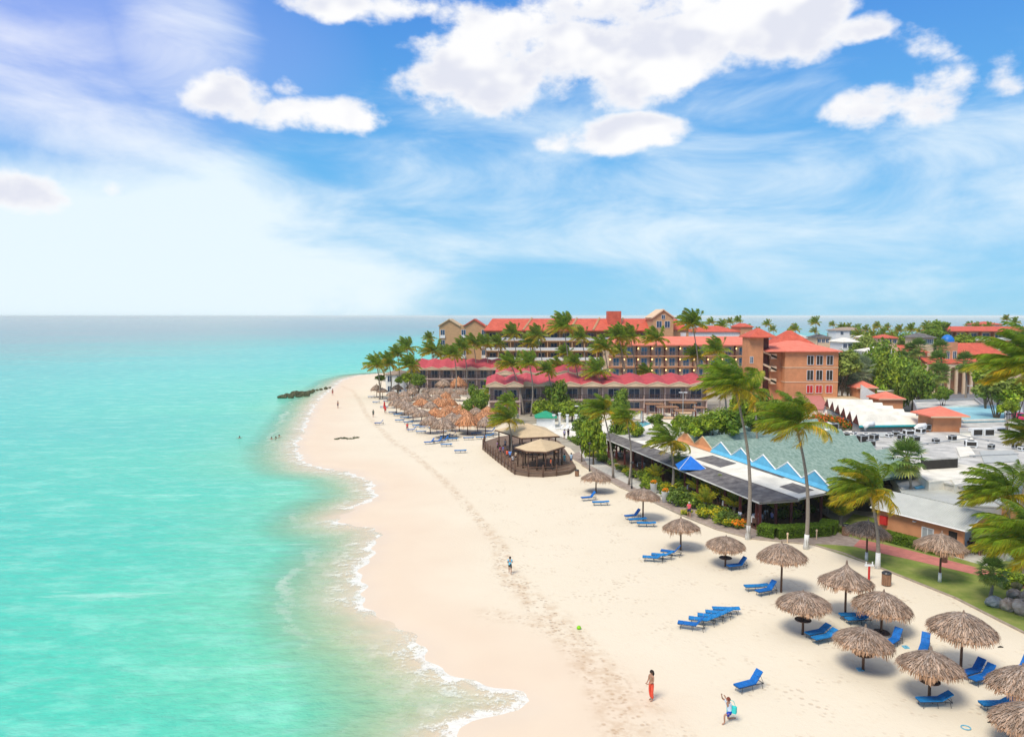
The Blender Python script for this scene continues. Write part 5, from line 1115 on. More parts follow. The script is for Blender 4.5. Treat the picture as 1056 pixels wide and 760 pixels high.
# green-roofed hut, columns, cabanas, sun beds
p=W(563,441,0); t=thing('pool_hut','white hut with bright green hipped roof by the columns','hut',(p.x,p.y,0)); mb=MB(); mb.box(-1.7,1.7,0,3,0,2.0); part('wall',mb,M['white'],t); mb=MB(); hip_roof(mb,-1.7,1.7,0,3,2.0,3.0,.4); gm_=mk('green_roof',(.02,.30,.16),.7,.15,3); part('roof',mb,gm_,t)
for i,(px,py) in enumerate([(567,440),(571,441),(577,439),(585,441),(594,441)]):
    p=W(px,py,0); mb=MB(); mb.box(-.3,.3,-.3,.3,0,.3); mb.box(-.2,.2,-.2,.2,.303,2.3); mb.box(-.3,.3,-.3,.3,2.303,2.5); o=part('white_column',mb,M['white'],None,loc=p); tag(o,'square white column beside the green-roofed hut, '+nth(i,5),'column','white columns at the pool terrace')
for i,(px,pt,w,lb) in enumerate([(649,422.5,28,'wide brown-topped cabana by the pool, lowest left'),(675,416.5,19,'brown-topped cabana left of the group'),(688,419.5,22,'brown-topped cabana middle front'),(704,415,27,'long brown-topped cabana at the back'),(706,423,21,'brown-topped cabana at the front right'),(721,420,11,'small brown-topped cabana at the right end')]):
    p=W(px,pt,2.5); w_=w/F*p.y; t=thing('cabana',lb,'cabana',(p.x,p.y,0),0,'cabanas below the long zigzag wing'); mb=MB(); mb.box(-w_/2,w_/2,-1.3,1.3,2.4,2.58); part('canopy',mb,M['woodmid'],t)
    for x in (-w_/2+.15,w_/2-.15):
        for y in (-1.15,1.15):
            mb=MB(); mb.box(x-.08,x+.08,y-.08,y+.08,0,2.4); part('post',mb,M['darkred'],t)
        mb=MB(); [mb.box(x+(.10 if x<0 else -.25)+k*.05,x+(.14 if x<0 else -.21)+k*.05,-1.0,.1+.2*k,.3,2.35) for k in range(3)]; part('curtain',mb,M['white'],t)
    mb=MB(); mb.box(-w_/2+.4,w_/2-.4,-.7,.8,.15,.5); part('day_bed',mb,M['cream'],t)
wb_=ob('sun_lounger',None); tag(wb_,'white pool lounger in front of the white columns, leftmost','lounger','white pool loungers')
mb=MB(); mb.box(-.9,.3,-.3,.3,.28,.36); part('seat',mb,M['white'],wb_); mb=MB(); mb.box(0,.75,-.3,.3,0,.07,M=Matrix.Translation((.32,0,.3))@Matrix.Rotation(-.8,4,'Y')); part('backrest',mb,M['white'],wb_)
for x in (-.8,.25):
    for y in (-.27,.27): mb=MB(); mb.box(x-.03,x+.03,y-.03,y+.03,0,.28); part('leg',mb,M['white'],wb_)
PW=[(577,443),(583,443.5),(589,443),(595,442),(601,441),(655,434),(661,431),(668,430),(674,431),(683,432),(694,431),(700,433)]
for i,(px,py) in enumerate(PW):
    lb='white pool lounger on the terrace, %s'%nth(i,len(PW)); p=W(px,py,.02)
    if i==0: wb_.location=p; wb_['label']=lb; wb_.rotation_euler.z=.3
    else: dup(wb_,p,.3+i*.4,label=lb)
# far buildings to the right
r=thing('hotel_building','long distant hotel with red roof and white balconies at the right skyline','hotel',tuple(WY(973,350,255).xy)+(0,)); Y0=255; ax=WY(973,350,Y0).x; Wd=WY(1130,350,Y0).x-ax; ze=WY(1000,341.3,Y0).z
balcony_block(r,0,Wd,3,3.2,12,ze-9.6,'cream','white',12,1.6,'darkglass','peach',False,.5,rail_solid=True,slab='peach'); mb=MB(); hip_roof(mb,0,Wd,0,12,ze,WY(1000,336.6,Y0+5).z,.8,rid=2); part('roof',mb,M['rooftile'],r)
r=thing('arcade_building','arcade building with red tiled roof and arches at the car park','building',tuple(WY(934,400,205).xy)+(0,)); Y0=205; ax=WY(934,400,Y0).x; Q=lambda px: WY(px,380,Y0).x-ax
z=lambda py: WY(980,py,Y0).z
mb=MB(); mb.box(0,Q(1045),3,14,0,z(371)); mb.box(Q(976),Q(989),1,5,0,z(353)); mb.box(0,Q(960),2,12,0,z(363)); part('wall',mb,M['peach'],r)
mb=MB(); mb.faces([(Q(988),2,z(368)),(Q(1045),2,z(368)),(Q(1040),10,z(355)),(Q(993),10,z(355)),(Q(988),2,z(369.5)),(Q(1045),2,z(369.5))],[(0,1,2,3),(4,5,1,0)]); mb.faces([(-1,1,z(364)),(Q(961),1,z(364)),(Q(958),8,z(357)),(1,8,z(357))],[(0,1,2,3)]); mb.faces([(Q(952),-2,z(374)),(Q(1045),-2,z(374)),(Q(1045),3,z(368)),(Q(952),3,z(368)),(Q(952),-2,z(375)),(Q(1045),-2,z(375))],[(0,1,2,3),(4,5,1,0)]); part('roof',mb,M['rooftile'],r)
for i in range(13):
    x=Q(952)+(Q(1045)-Q(952))*i/12; mb=MB(); mb.box(x-.3,x+.3,-1.9,-1.3,0,z(375)); part('pier',mb,M['cream'],r)
for i in range(12):
    x0_=Q(952)+(Q(1045)-Q(952))*(i+.5)/12; w=(Q(1045)-Q(952))/12-.6; h=z(375); mb=MB(); m=8; P=[]
    for k in range(m+1): P.append((x0_-w/2*math.cos(math.pi*k/m),-1.6,h-1.6+min(1.3,w/2)*math.sin(math.pi*k/m)))
    for k in range(m): a_,b_2=P[k],P[k+1]; mb.faces([(a_[0],-1.85,a_[2]),(b_2[0],-1.85,b_2[2]),(b_2[0],-1.85,h-.003),(a_[0],-1.85,h-.003)],[(0,1,2,3)])
    part('arch',mb,M['cream'],r)
mb=MB(); mb.lathe([(Q(989)/2-Q(976)/2,0)]+[((Q(989)-Q(976))/2*math.cos(t*.1963),2.0*math.sin(t*.1963)) for t in range(1,9)],20,c=((Q(976)+Q(989))/2,3,z(353))); part('blue_dome',mb,mk('dome_blue',(.01,.17,.55),.4,.1,2),r,True)
for px in (979,986): window(r,Q(px),.95,z(371),.9,2.2,'darkglass')
window(r,Q(1009),2.95,z(376),1.2,1.2,'darkglass')
hz=[(862,893,344.5,338.5,330,'white','thatch','white long house with brown roof behind the grove'),(842,856,352,346,300,'cream','roofdark','grey-roofed house behind the orange block'),(893,908,352,346,300,'cream','roofwhite','pale house with red-toned verandah far behind the grove'),(909,926,352,347,290,'cream','rooftile','cream house among the distant palms'),(949,963,352,346,235,'cream','roofdark','small house with pointed dark grey roof left of the dome'),(820,838,351,348,320,'white','roofgrey','low pale house right of the rear hipped roof'),(898,925,366,361,215,'white','roofwhite','white shed roofs behind the grove, tilted'),(912,930,370,363,206,'white','roofgrey','pale gabled shed beside the short fan palm'),(1010,1033,338,333,330,'cream','rooftile','reddish house on the skyline at right'),(868,885,356,351,250,'white','roofwhite','flat white house right above the grove'),(780,800,350,347.5,350,'white','roofgrey','tiny pale house beyond the stair tower')]
for px0,px1,pb,pt,Y,wl,rf,lb in hz:
    a=WY(px0,pb,Y); b2=WY(px1,pb,Y); w=b2.x-a.x; ze=max(2.4,WY(px0,(pb+pt)/2-1,Y).z); r=thing('house',lb,'house',(a.x,Y,0)); mb=MB(); mb.box(0,w,0,9,0,ze); part('wall',mb,M[wl],r)
    mb=MB(); hip_roof(mb,0,w,0,9,ze,max(ze+1.2,WY(px0,pt,Y+4).z),.6); part('roof',mb,M[rf],r)
    for f in (.2,.5,.8): window(r,w*f,-.05,ze-2.0,1.2,1.3,'darkglass')
# ================================================================ CARS, FURNITURE, ROCKS, PEOPLE
def car(px,py,rz,colr,label,z=.03,van=False):
    p=W(px,py,z); t=thing('parked_car' if not van else 'parked_van',label,'van' if van else 'car',p,R(rz),'cars parked around the car park')
    L_=4.3; Wd=1.75; hb=.85; ht=1.45 if not van else 1.95; prof=[(-2.15,.35),(-2.15,.75),(-2.0,hb),(-1.35,hb+.05),(-.75,ht),(.95,ht),(1.7,hb+.1),(2.12,hb),(2.15,.35)]
    if van: prof=[(-2.15,.35),(-2.15,.8),(-1.7,1.05),(-1.0,ht),(2.0,ht),(2.13,1.2),(2.15,.35)]
    mb=MB(); n=len(prof); a=[(x,-Wd/2+(.12 if z_>hb+.2 else 0),z_) for x,z_ in prof]; b2=[(x,Wd/2-(.12 if z_>hb+.2 else 0),z_) for x,z_ in prof]
    mb.faces(a+b2,[tuple(range(n))[::-1],tuple(range(n,2*n))]+[(i,(i+1)%n,(i+1)%n+n,i+n) for i in range(n)],colr); part('body',mb,M['carpaint'],t)
    mb=MB(); x0,x1=(-.95,1.2) if not van else (-1.0,1.9)
    for s_ in (-1,1): mb.box(x0*.75,x1*.8,s_*(Wd/2-.09)-.02,s_*(Wd/2-.09)+.02,hb+.12,ht-.12)
    mb.faces([(-1.36,-.7,hb+.10),(-1.36,.7,hb+.10),(-.82,.62,ht-.04),(-.82,-.62,ht-.04)],[(0,1,2,3),(3,2,1,0)]) if not van else mb.faces([(-1.72,-.7,1.1),(-1.72,.7,1.1),(-1.07,.62,ht-.1),(-1.07,-.62,ht-.1)],[(0,1,2,3),(3,2,1,0)])
    part('windows',mb,M['darkglass'],t)
    for x in (-1.35,1.35):
        for s_ in (-1,1):
            mb=MB(); mb.tube([(x,s_*(Wd/2-.2),.33),(x,s_*(Wd/2+.02),.33)],.33,12); w=part('wheel',mb,M['tyre'],t); mb=MB(); mb.tube([(x,s_*(Wd/2+.021),.33),(x,s_*(Wd/2+.03),.33)],.18,10); part('rim',mb,M['grey'],w)
for a in [(961,388,10,(.6,.75,.75),'pale green-white car left of the tall shaggy palm'),(967,391,15,(.8,.8,.8),'white car behind the shaggy palm'),(980,388,5,(.35,.6,.7),'light blue car in front of the arches'),(987,388,80,(.03,.04,.10),'dark navy car in front of the arches'),(992,385,85,(.05,.06,.10),'dark car right behind the navy one'),(998,392,15,(.85,.87,.9),'white car right of the lone fan palm'),(1002,387,10,(.6,.62,.65),'silver car behind the white one'),(976,406,20,(.04,.04,.05),'black car standing on the car park road'),(936,408,12,(.25,.45,.5),'teal car below the glossy green tree'),(944,407,10,(.7,.75,.8),'pale car beside the teal one'),(952,409,20,(.5,.2,.15),'reddish car left of the black one'),(1041,396,10,(.3,.7,.7),'turquoise car at the right edge trees'),(1051,433,70,(.75,.03,.12),'red car half seen at the right edge')]: car(a[0],a[1],a[2],a[3],a[4])
car(1042,427,8,(.85,.85,.85),'white van parked behind the pale blue roof',van=True)
def lamp_post(px,pb,pt,label,arms=2):
    b=W(px,pb); h=WY(px,pt,b.y).z; t=thing('lamp_post',label,'lamp post',b,0,'lamp posts'); mb=MB(); mb.tube([(0,0,0),(0,0,h)],[.07,.045],8); mb.tube([(0,0,0),(0,0,.35)],.12,8); part('pole',mb,M['metal'],t)
    mb=MB(); mb.lathe([(.02,-.05),(.2,0),(.24,.12),(.05,.28)],10,c=(0,0,h)); part('lamp_head',mb,M['metal'],t)
lamp_post(608,486,458,'dark lamp post at the left end of the promenade'); lamp_post(651.5,504,478,'thin dark lamp post beside the slim dark palm')
for px,pb,pt,lb in [(597,445,419,'pale pole with flat twin lamp by the white columns'),(704,438,405,'pale pole with flat twin lamp in front of the cabanas'),(942,405,396,'thin lamp pole by the glossy green tree'),(999,412,398,'thin lamp pole on the car park road')]:
    b=W(px,pb); h=WY(px,pt,b.y).z; t=thing('lamp_post',lb,'lamp post',b,0,'pale lamp poles'); mb=MB(); mb.tube([(0,0,0),(0,0,h)],.07,7); part('pole',mb,M['grey'],t); mb=MB(); mb.box(-.8,-.15,-.2,.2,h,h+.12); mb.box(.15,.8,-.2,.2,h,h+.12); mb.box(-.15,.15,-.05,.05,h+.02,h+.08); part('lamp_heads',mb,M['white'],t)
for px,pb,lb in [(879,584,0)]: pass
# litter bin, sign posts, planters
def bin_(px,pb,label,mat='woodmid',s=1):
    b=W(px,pb); t=thing('litter_bin',label,'bin',b,0,'litter bins'); t.scale=(s,s,s); mb=MB()
    for k in range(16):
        a=k*.3927; mb.box(-.055,.055,-.015,.015,.06,.92,M=Matrix.Rotation(a,4,'Z')@Matrix.Translation((0,-.33,0)))
    part('slats',mb,M[mat],t); mb=MB(); mb.lathe([(.01,.02),(.30,.02),(.30,.9),(.01,.9)],16); part('liner',mb,M['dark'],t); mb=MB(); mb.lathe([(.36,.93),(.37,1.0),(.3,1.08),(.16,1.08),(.16,1.0)],16); part('lid',mb,M['metal'],t)
bin_(914,603.5,'wooden slatted litter bin with dark lid at the sand edge of the lawn'); bin_(872,552,'brown litter bin beside the clipped hedge end'); bin_(595,491,'small orange-brown litter bin right of the deck','woodmid',.8); bin_(974,580,'small dark litter bin on the pink path behind the lawn umbrella','wood',.6)
b=W(896,597.5); t=thing('shower_post','red post with white arms at the edge of the lawn','post',b); mb=MB(); mb.tube([(0,0,0),(0,0,1.1)],.09,8); part('post',mb,M['red'],t); mb=MB(); mb.box(-.35,.35,-.07,.07,1.1,1.22); [mb.tube([(x,0,1.2),(x,0,1.45)],.05,6) for x in (-.25,.25)]; part('arms',mb,M['white'],t)
for i,(px,pb,lb) in enumerate([(674,509,'white flower pot with orange flowers, left one by the dark shrub'),(686,518,'white flower pot with orange flowers, right one at the path edge')]):
    b=W(px,pb); t=thing('flower_pot',lb,'flower pot',b,0,'white flower pots'); mb=MB(); mb.lathe([(.01,0),(.32,0),(.42,1.2),(.46,1.25),(.36,1.25),(.3,1.0)],14); part('pot',mb,M['white'],t,True); ob('flowers',bush_orange,t,(0,0,1.1),0,.55)
for i,(px,pb) in enumerate([(812,560,),(842,556.5),(770,557)]):
    if i<2: b=W(px,pb); mb=MB(); mb.tube([(0,0,0),(0,0,.8)],.06,8); mb.lathe([(.1,.8),(.1,.95),(.02,1.0)],8); o=part('path_light',mb,M['cream'],None,loc=b); tag(o,'short pale path light %s'%('in front of the hedge, left' if i==0 else 'in front of the hedge, right'),'path light','short path lights')
# boulders
def rock_mesh(seed,sx,sy,sz,mat):
    rng=random.Random(seed); mb=MB(); n,m=18,12; ph=[rng.uniform(0,6) for _ in range(6)]
    def rad(t,u): return 1+.10*math.sin(2*t+ph[0])*math.cos(2*u+ph[1])+.07*math.sin(4*t+ph[2]+3*u)+.04*math.sin(7*t+ph[3]-5*u)+.02*math.sin(13*t+ph[4]+9*u)
    ring=[]
    for i in range(m+1):
        u=-math.pi/2+math.pi*i/m
        for j in range(n):
            t=2*math.pi*j/n; r=rad(t,u); mb.v.append((sx*r*math.cos(u)*math.cos(t),sy*r*math.cos(u)*math.sin(t),sz*r*math.sin(u)))
    for i in range(m):
        for j in range(n): mb.f.append((i*n+j,i*n+(j+1)%n,(i+1)*n+(j+1)%n,(i+1)*n+j)); mb.c.append((1,1,1)); mb.m.append(0)
    return mb.mesh('boulder',mat)
M['rockblue']=mk('blue_grey_boulder',(.20,.24,.26),.9,.4,1.5,bump=.8,bscale=6,rgb2=(.34,.38,.40))
for i,(px,py,sx,sz,mt,lb) in enumerate([(1025,625,.62,.42,'rockblue','blue-grey boulder at the left of the heap'),(1039,629,.58,.50,'rock','rounded tan boulder in the middle of the heap'),(1054,633,.75,.60,'rock','large brownish boulder at the right edge'),(1046,617,.55,.40,'rock','pale boulder at the back of the heap'),(1048,611,.40,.32,'wetrock','small dark boulder on top of the heap'),(1066,625,.9,.7,'rock','boulder cut by the right edge')]):
    p=W(px,py); o=ob('boulder',rock_mesh(300+i,sx,sx*.9,sz,M[mt]),None,(p.x,p.y,sz*.75 + (.25 if i==4 else 0)),i); tag(o,lb,'boulder','boulders on the lawn')
# rock groyne at the sandy point
rng=random.Random(77); gp_=[(291,410),(296,408.5),(301,408),(306,407),(311,406),(316,405.5),(320,405),(323,403.5),(327,402.5),(331,401.8),(336,401),(340,400),(300,410),(308,409),(315,408),(303,406)]
gp_.sort()
for i,(px,py) in enumerate(gp_):
    p=W(px,py); s=rng.uniform(.55,.95)*(1.0 if px<322 else .55); o=ob('groyne_rock',rock_mesh(400+i,s*1.5,s*1.1,s*(.7+.5*(i%3)/2),M['wetrock']),None,(p.x,p.y,.1),rng.uniform(-.4,.4)); tag(o,'dark mossy rock of the low groyne at the sandy point, %s'%nth(i,len(gp_),'seaward','landward') ,'rock','dark rocks of the groyne')
# driftwood/weed clumps, ball, ring
for i,(px,py,w) in enumerate([(354,452,1.2),(360,452.5,1.7),(367,451.5,1.5),(347,453,.7)]):
    p=W(px,py); mb=MB(); rg=random.Random(i)
    for k in range(14): a=rg.uniform(0,3.1); c_=Vector((rg.gauss(0,w*.22),rg.gauss(0,.25),.06)); dd=Vector((math.cos(a)*.3,math.sin(a)*.3,rg.uniform(0,.15))); mb.tube([c_-dd,c_,c_+dd],[.04,.09,.03],5)
    o=part('weed_clump',mb,M['wetrock'],None,loc=p); tag(o,'dark clump of washed-up weed on the wet sand, '+['second from left','largest, middle','right','tiny leftmost'][i],'weed clump','washed-up weed clumps')
p=W(597,648.5); mb=MB(); mb.lathe([(.01,0),(.10,.01),(.16,.07),(.14,.15),(.08,.22),(.01,.24)],14); o=part('beach_bag',mb,M['greenplastic'],None,True,loc=p); tag(o,'lime green round bundle lying on the trodden sand','beach ball')
p=W(996,750.5); mb=MB(); n=18
pr=[(.22*math.cos(k*.3491),.22*math.sin(k*.3491),.04) for k in range(19)]; mb.tube(pr,.025,6,cap=False); o=part('toy_ring',mb,M['plasticblue'],None,loc=p); tag(o,'pale blue plastic ring lying on the sand at the bottom right','toy ring')
for px,py,lb in [(934,667.5,'pale blue sandal pair right of the raised lounger'),(887,690.5,'pale blue bundle at the foot of the low umbrella pole')]:
    p=W(px,py); mb=MB(); mb.box(-.16,-.02,-.2,.2,0,.06); mb.box(.03,.17,-.17,.22,0,.06); o=part('sandals',mb,M['plasticblue'],None,loc=p); tag(o,lb,'sandals')
for i,(px,py,lb) in enumerate([(1032,667.5,'small dark twig lying on the sand near the largest umbrella'),(1022,740,'dark sandal left of the corner umbrellas, upper'),(1022,745,'dark sandal left of the corner umbrellas, lower')]):
    p=W(px,py); mb=MB(); mb.tube([(-.18,0,.03),(0,.03,.05),(.16,0,.03)],[.03,.06,.03],6); o=part('sandal' if i else 'twig',mb,M['dark'],None,loc=p); tag(o,lb,'sandal' if i else 'twig')
# closed red umbrella at the far beach
p=W(396.5,425); t=thing('closed_umbrella','closed red beach umbrella standing at the far sand','umbrella',p); mb=MB(); mb.tube([(0,0,0),(0,0,2.5)],.04,6); part('pole',mb,M['metal'],t); mb=MB(); mb.lathe([(.08,.7),(.26,.85),(.24,1.4),(.14,2.1),(.03,2.5)],8); part('canopy',mb,M['red'],t)

# ---------------------------------------------------------------- people
def skin_mesh(name,J,edges,rad,mat,root,sub=1):
    names=[k for k in J if any(k in e for e in edges)]; idx={k:i for i,k in enumerate(names)}
    me=bpy.data.meshes.new('tmp'); me.from_pydata([J[k] for k in names],[(idx[a],idx[b]) for a,b in edges],[]); o=bpy.data.objects.new('tmp',me); COL.objects.link(o)
    md=o.modifiers.new('s','SKIN'); lay=me.skin_vertices[0] if me.skin_vertices else None
    if lay is None:
        bpy.context.view_layer.objects.active=o; o.select_set(True); lay=me.skin_vertices[0]
    for k,i in idx.items():
        r=rad[k]; lay.data[i].radius=r if isinstance(r,tuple) else (r,r); lay.data[i].use_root=(k==root)
    md.use_smooth_shade=True; sb=o.modifiers.new('u','SUBSURF'); sb.levels=sub; sb.render_levels=sub
    dg=bpy.context.evaluated_depsgraph_get(); ev=o.evaluated_get(dg); m2=bpy.data.meshes.new_from_object(ev,depsgraph=dg); m2.name=name
    m2.materials.clear(); m2.materials.append(mat); bpy.data.objects.remove(o); bpy.data.meshes.remove(me)
    return m2
STAND=dict(pelvis=(0,0,.94),waist=(0,0,1.08),chest=(0,0,1.30),neck0=(0,0,1.44),neck=(0,0,1.50),head=(0,-.01,1.60),crown=(0,0,1.69),
 shL=(.17,0,1.41),elL=(.22,.02,1.12),wrL=(.23,-.06,.88),haL=(.23,-.09,.79),shR=(-.17,0,1.41),elR=(-.22,.02,1.12),wrR=(-.23,-.06,.88),haR=(-.23,-.09,.79),
 hiL=(.09,0,.90),knL=(.10,-.02,.49),anL=(.10,.02,.08),toL=(.10,-.15,.03),hiR=(-.09,0,.90),knR=(-.10,-.02,.49),anR=(-.10,.02,.08),toR=(-.10,-.15,.03))
POSE={'stand':{},
'walk':dict(knL=(.10,-.16,.50),anL=(.10,-.22,.10),toL=(.10,-.38,.06),knR=(-.10,.06,.49),anR=(-.10,.28,.14),toR=(-.10,.17,.03),elL=(.21,.14,1.14),wrL=(.21,.14,.90),haL=(.21,.12,.81),elR=(-.21,-.12,1.14),wrR=(-.21,-.26,.93),haR=(-.21,-.3,.86)),
'run':dict(pelvis=(0,0,.90),chest=(0,-.06,1.27),neck0=(0,-.08,1.42),neck=(0,-.09,1.47),head=(0,-.11,1.57),crown=(0,-.10,1.66),shL=(.17,-.07,1.38),shR=(-.17,-.07,1.38),knL=(.10,-.25,.58),anL=(.10,-.15,.20),toL=(.10,-.28,.10),knR=(-.10,.05,.47),anR=(-.10,.22,.10),toR=(-.10,.10,.03),elL=(.24,.12,1.18),wrL=(.22,-.08,1.06),haL=(.2,-.16,1.08),elR=(-.24,-.02,1.12),wrR=(-.2,-.24,1.1),haR=(-.17,-.32,1.14)),
# woman holding her hands in front
'hands':dict(elL=(.20,-.03,1.14),wrL=(.08,-.24,1.02),haL=(.03,-.30,1.00),elR=(-.20,-.03,1.14),wrR=(-.08,-.26,1.02),haR=(-.03,-.33,1.02),anR=(-.07,.06,.08),toR=(-.07,-.10,.03)),
# man on one knee taking a photo / reaching up
'kneel':dict(pelvis=(0,0,.56),waist=(0,-.02,.70),chest=(0,-.05,.92),neck0=(0,-.07,1.06),neck=(0,-.08,1.12),head=(0,-.10,1.22),crown=(0,-.09,1.31),shL=(.17,-.06,1.03),shR=(-.17,-.06,1.03),
 hiL=(.09,0,.52),knL=(.13,-.40,.50),anL=(.13,-.38,.09),toL=(.13,-.54,.03),hiR=(-.09,0,.52),knR=(-.14,.02,.10),anR=(-.14,.42,.07),toR=(-.14,.52,.03),
 elL=(.24,-.26,1.22),wrL=(.16,-.38,1.44),haL=(.13,-.41,1.53),elR=(-.24,-.28,1.20),wrR=(-.14,-.40,1.42),haR=(-.11,-.43,1.51)),
'sit':dict(pelvis=(0,0,.50),waist=(0,0,.64),chest=(0,.02,.87),neck0=(0,.01,1.01),neck=(0,0,1.07),head=(0,-.01,1.17),crown=(0,0,1.26),shL=(.17,.01,.98),shR=(-.17,.01,.98),elL=(.22,-.08,.72),wrL=(.14,-.28,.66),haL=(.10,-.36,.66),elR=(-.22,-.08,.72),wrR=(-.14,-.28,.66),haR=(-.10,-.36,.66),
 hiL=(.09,-.02,.47),knL=(.11,-.42,.47),anL=(.11,-.42,.09),toL=(.11,-.58,.03),hiR=(-.09,-.02,.47),knR=(-.11,-.42,.47),anR=(-.11,-.42,.09),toR=(-.11,-.58,.03)),
'swim':dict(pelvis=(0,.1,-.5),waist=(0,.08,-.36),chest=(0,.02,-.14),neck0=(0,0,.0),neck=(0,-.01,.05),head=(0,-.02,.14),crown=(0,-.01,.23),shL=(.17,.01,-.03),shR=(-.17,.01,-.03),elL=(.3,-.1,-.15),wrL=(.42,-.2,-.08),haL=(.5,-.24,-.05),elR=(-.3,-.1,-.15),wrR=(-.42,-.2,-.08),haR=(-.5,-.24,-.05),hiL=(.09,.1,-.55),knL=(.1,.1,-.9),anL=(.1,.2,-1.2),toL=(.1,.1,-1.3),hiR=(-.09,.1,-.55),knR=(-.1,.1,-.9),anR=(-.1,.2,-1.2),toR=(-.1,.1,-1.3))}
RAD=dict(pelvis=(.15,.11),waist=(.125,.095),chest=(.155,.11),neck0=(.075,.07),neck=.052,head=(.085,.098),crown=(.062,.07),hiL=.088,hiR=.088,knL=.058,knR=.058,anL=.038,anR=.038,toL=(.045,.025),toR=(.045,.025))
for s_ in 'LR': RAD.update({'sh'+s_:.055,'el'+s_:.040,'wr'+s_:.027,'ha'+s_:(.036,.018)})
EDG=[('pelvis','waist'),('waist','chest'),('chest','neck0'),('neck0','neck'),('neck','head'),('head','crown')]
for s_ in 'LR': EDG+= [('chest','sh'+s_),('sh'+s_,'el'+s_),('el'+s_,'wr'+s_),('wr'+s_,'ha'+s_),('pelvis','hi'+s_),('hi'+s_,'kn'+s_),('kn'+s_,'an'+s_),('an'+s_,'to'+s_)]
_pm={}
def lerp3(a,b,t): return tuple(a[i]*(1-t)+b[i]*t for i in range(3))
def get_pose(pose):
    if pose in _pm: return _pm[pose]
    J=dict(STAND); J.update(POSE[pose]); out={}
    body=skin_mesh('body',J,EDG,RAD,M['skin'],'pelvis')
    # fingers, thumbs, nose and ears grow out of the same body mesh
    mb=MB()
    for s_,sg in (('L',1),('R',-1)):
        w=Vector(J['wr'+s_]); h=Vector(J['ha'+s_]); d=(h-w).normalized(); sd_=d.cross(Vector((0,0,1))) if abs(d.z)<.9 else Vector((0,1,0)); sd_.normalize(); pn=d.cross(sd_)
        for k in range(4):
            b0=h+sd_*(k-1.5)*.018-d*.01; l=(.062,.072,.068,.052)[k]; mb.tube([b0,b0+d*l*.5+pn*.006,b0+d*l+pn*.02*sg],[.0095,.0085,.006],6)
        b0=w.lerp(h,.35)+sd_*.026; mb.tube([b0,b0+sd_*.03+d*.025,b0+sd_*.034+d*.055],[.011,.010,.007],6)
    hd=Vector(J['head']); mb.tube([hd+Vector((0,-.09,.02)),hd+Vector((0,-.115,-.012)),hd+Vector((0,-.092,-.022))],[.010,.016,.012],6)
    for s_ in (-1,1): mb.lathe([(.005,-.03),(.018,-.015),(.02,.01),(.005,.03)],6,c=(hd.x+s_*.086,hd.y+.005,hd.z))
    fm=mb.mesh('f',M['skin'])
    import bmesh
    bm=bmesh.new(); bm.from_mesh(body); bm.from_mesh(fm); bm.to_mesh(body); bm.free()
    out['body']=body
    J2=dict(J); R2={}
    for s_ in 'LR': J2['slv'+s_]=lerp3(J['sh'+s_],J['el'+s_],.6); J2['thi'+s_]=lerp3(J['hi'+s_],J['kn'+s_],.75); J2['shn'+s_]=lerp3(J['kn'+s_],J['an'+s_],.85)
    R2=dict(RAD); 
    for k in list(R2): R2[k]=tuple(x+.016 for x in R2[k]) if isinstance(R2[k],tuple) else R2[k]+.014
    for s_ in 'LR': R2['slv'+s_]=.062; R2['thi'+s_]=.088; R2['shn'+s_]=.075
    J2['neck0']=lerp3(J['chest'],J['neck0'],.8)
    out['shirt']=skin_mesh('shirt',J2,[('pelvis','waist'),('waist','chest'),('chest','neck0')]+[e for s_ in 'LR' for e in (('chest','sh'+s_),('sh'+s_,'slv'+s_))],R2,M['cloth'],'waist')
    out['shorts']=skin_mesh('shorts',J2,[('waist','pelvis')]+[e for s_ in 'LR' for e in (('pelvis','hi'+s_),('hi'+s_,'thi'+s_))],{**R2,'waist':(.135,.105),'pelvis':(.168,.13)},M['cloth'],'pelvis')
    out['trousers']=skin_mesh('trousers',J2,[('waist','pelvis')]+[e for s_ in 'LR' for e in (('pelvis','hi'+s_),('hi'+s_,'kn'+s_),('kn'+s_,'shn'+s_))],{**R2,'waist':(.135,.105),'pelvis':(.168,.13)},M['cloth'],'pelvis')
    out['bra']=skin_mesh('bikini_top',{'a':lerp3(J['waist'],J['chest'],.65),'b':lerp3(J['chest'],J['neck0'],.05)},[('a','b')],{'a':(.155,.115),'b':(.172,.13)},M['cloth'],'a')
    out['head']=J['head']; out['crown']=J['crown']; out['J']=J
    _pm[pose]=out; return out
_cm={}
def clothmat(rgb):
    k=tuple(rgb)
    if k not in _cm: _cm[k]=mk('fabric',rgb,.85,.12,8)
    return _cm[k]
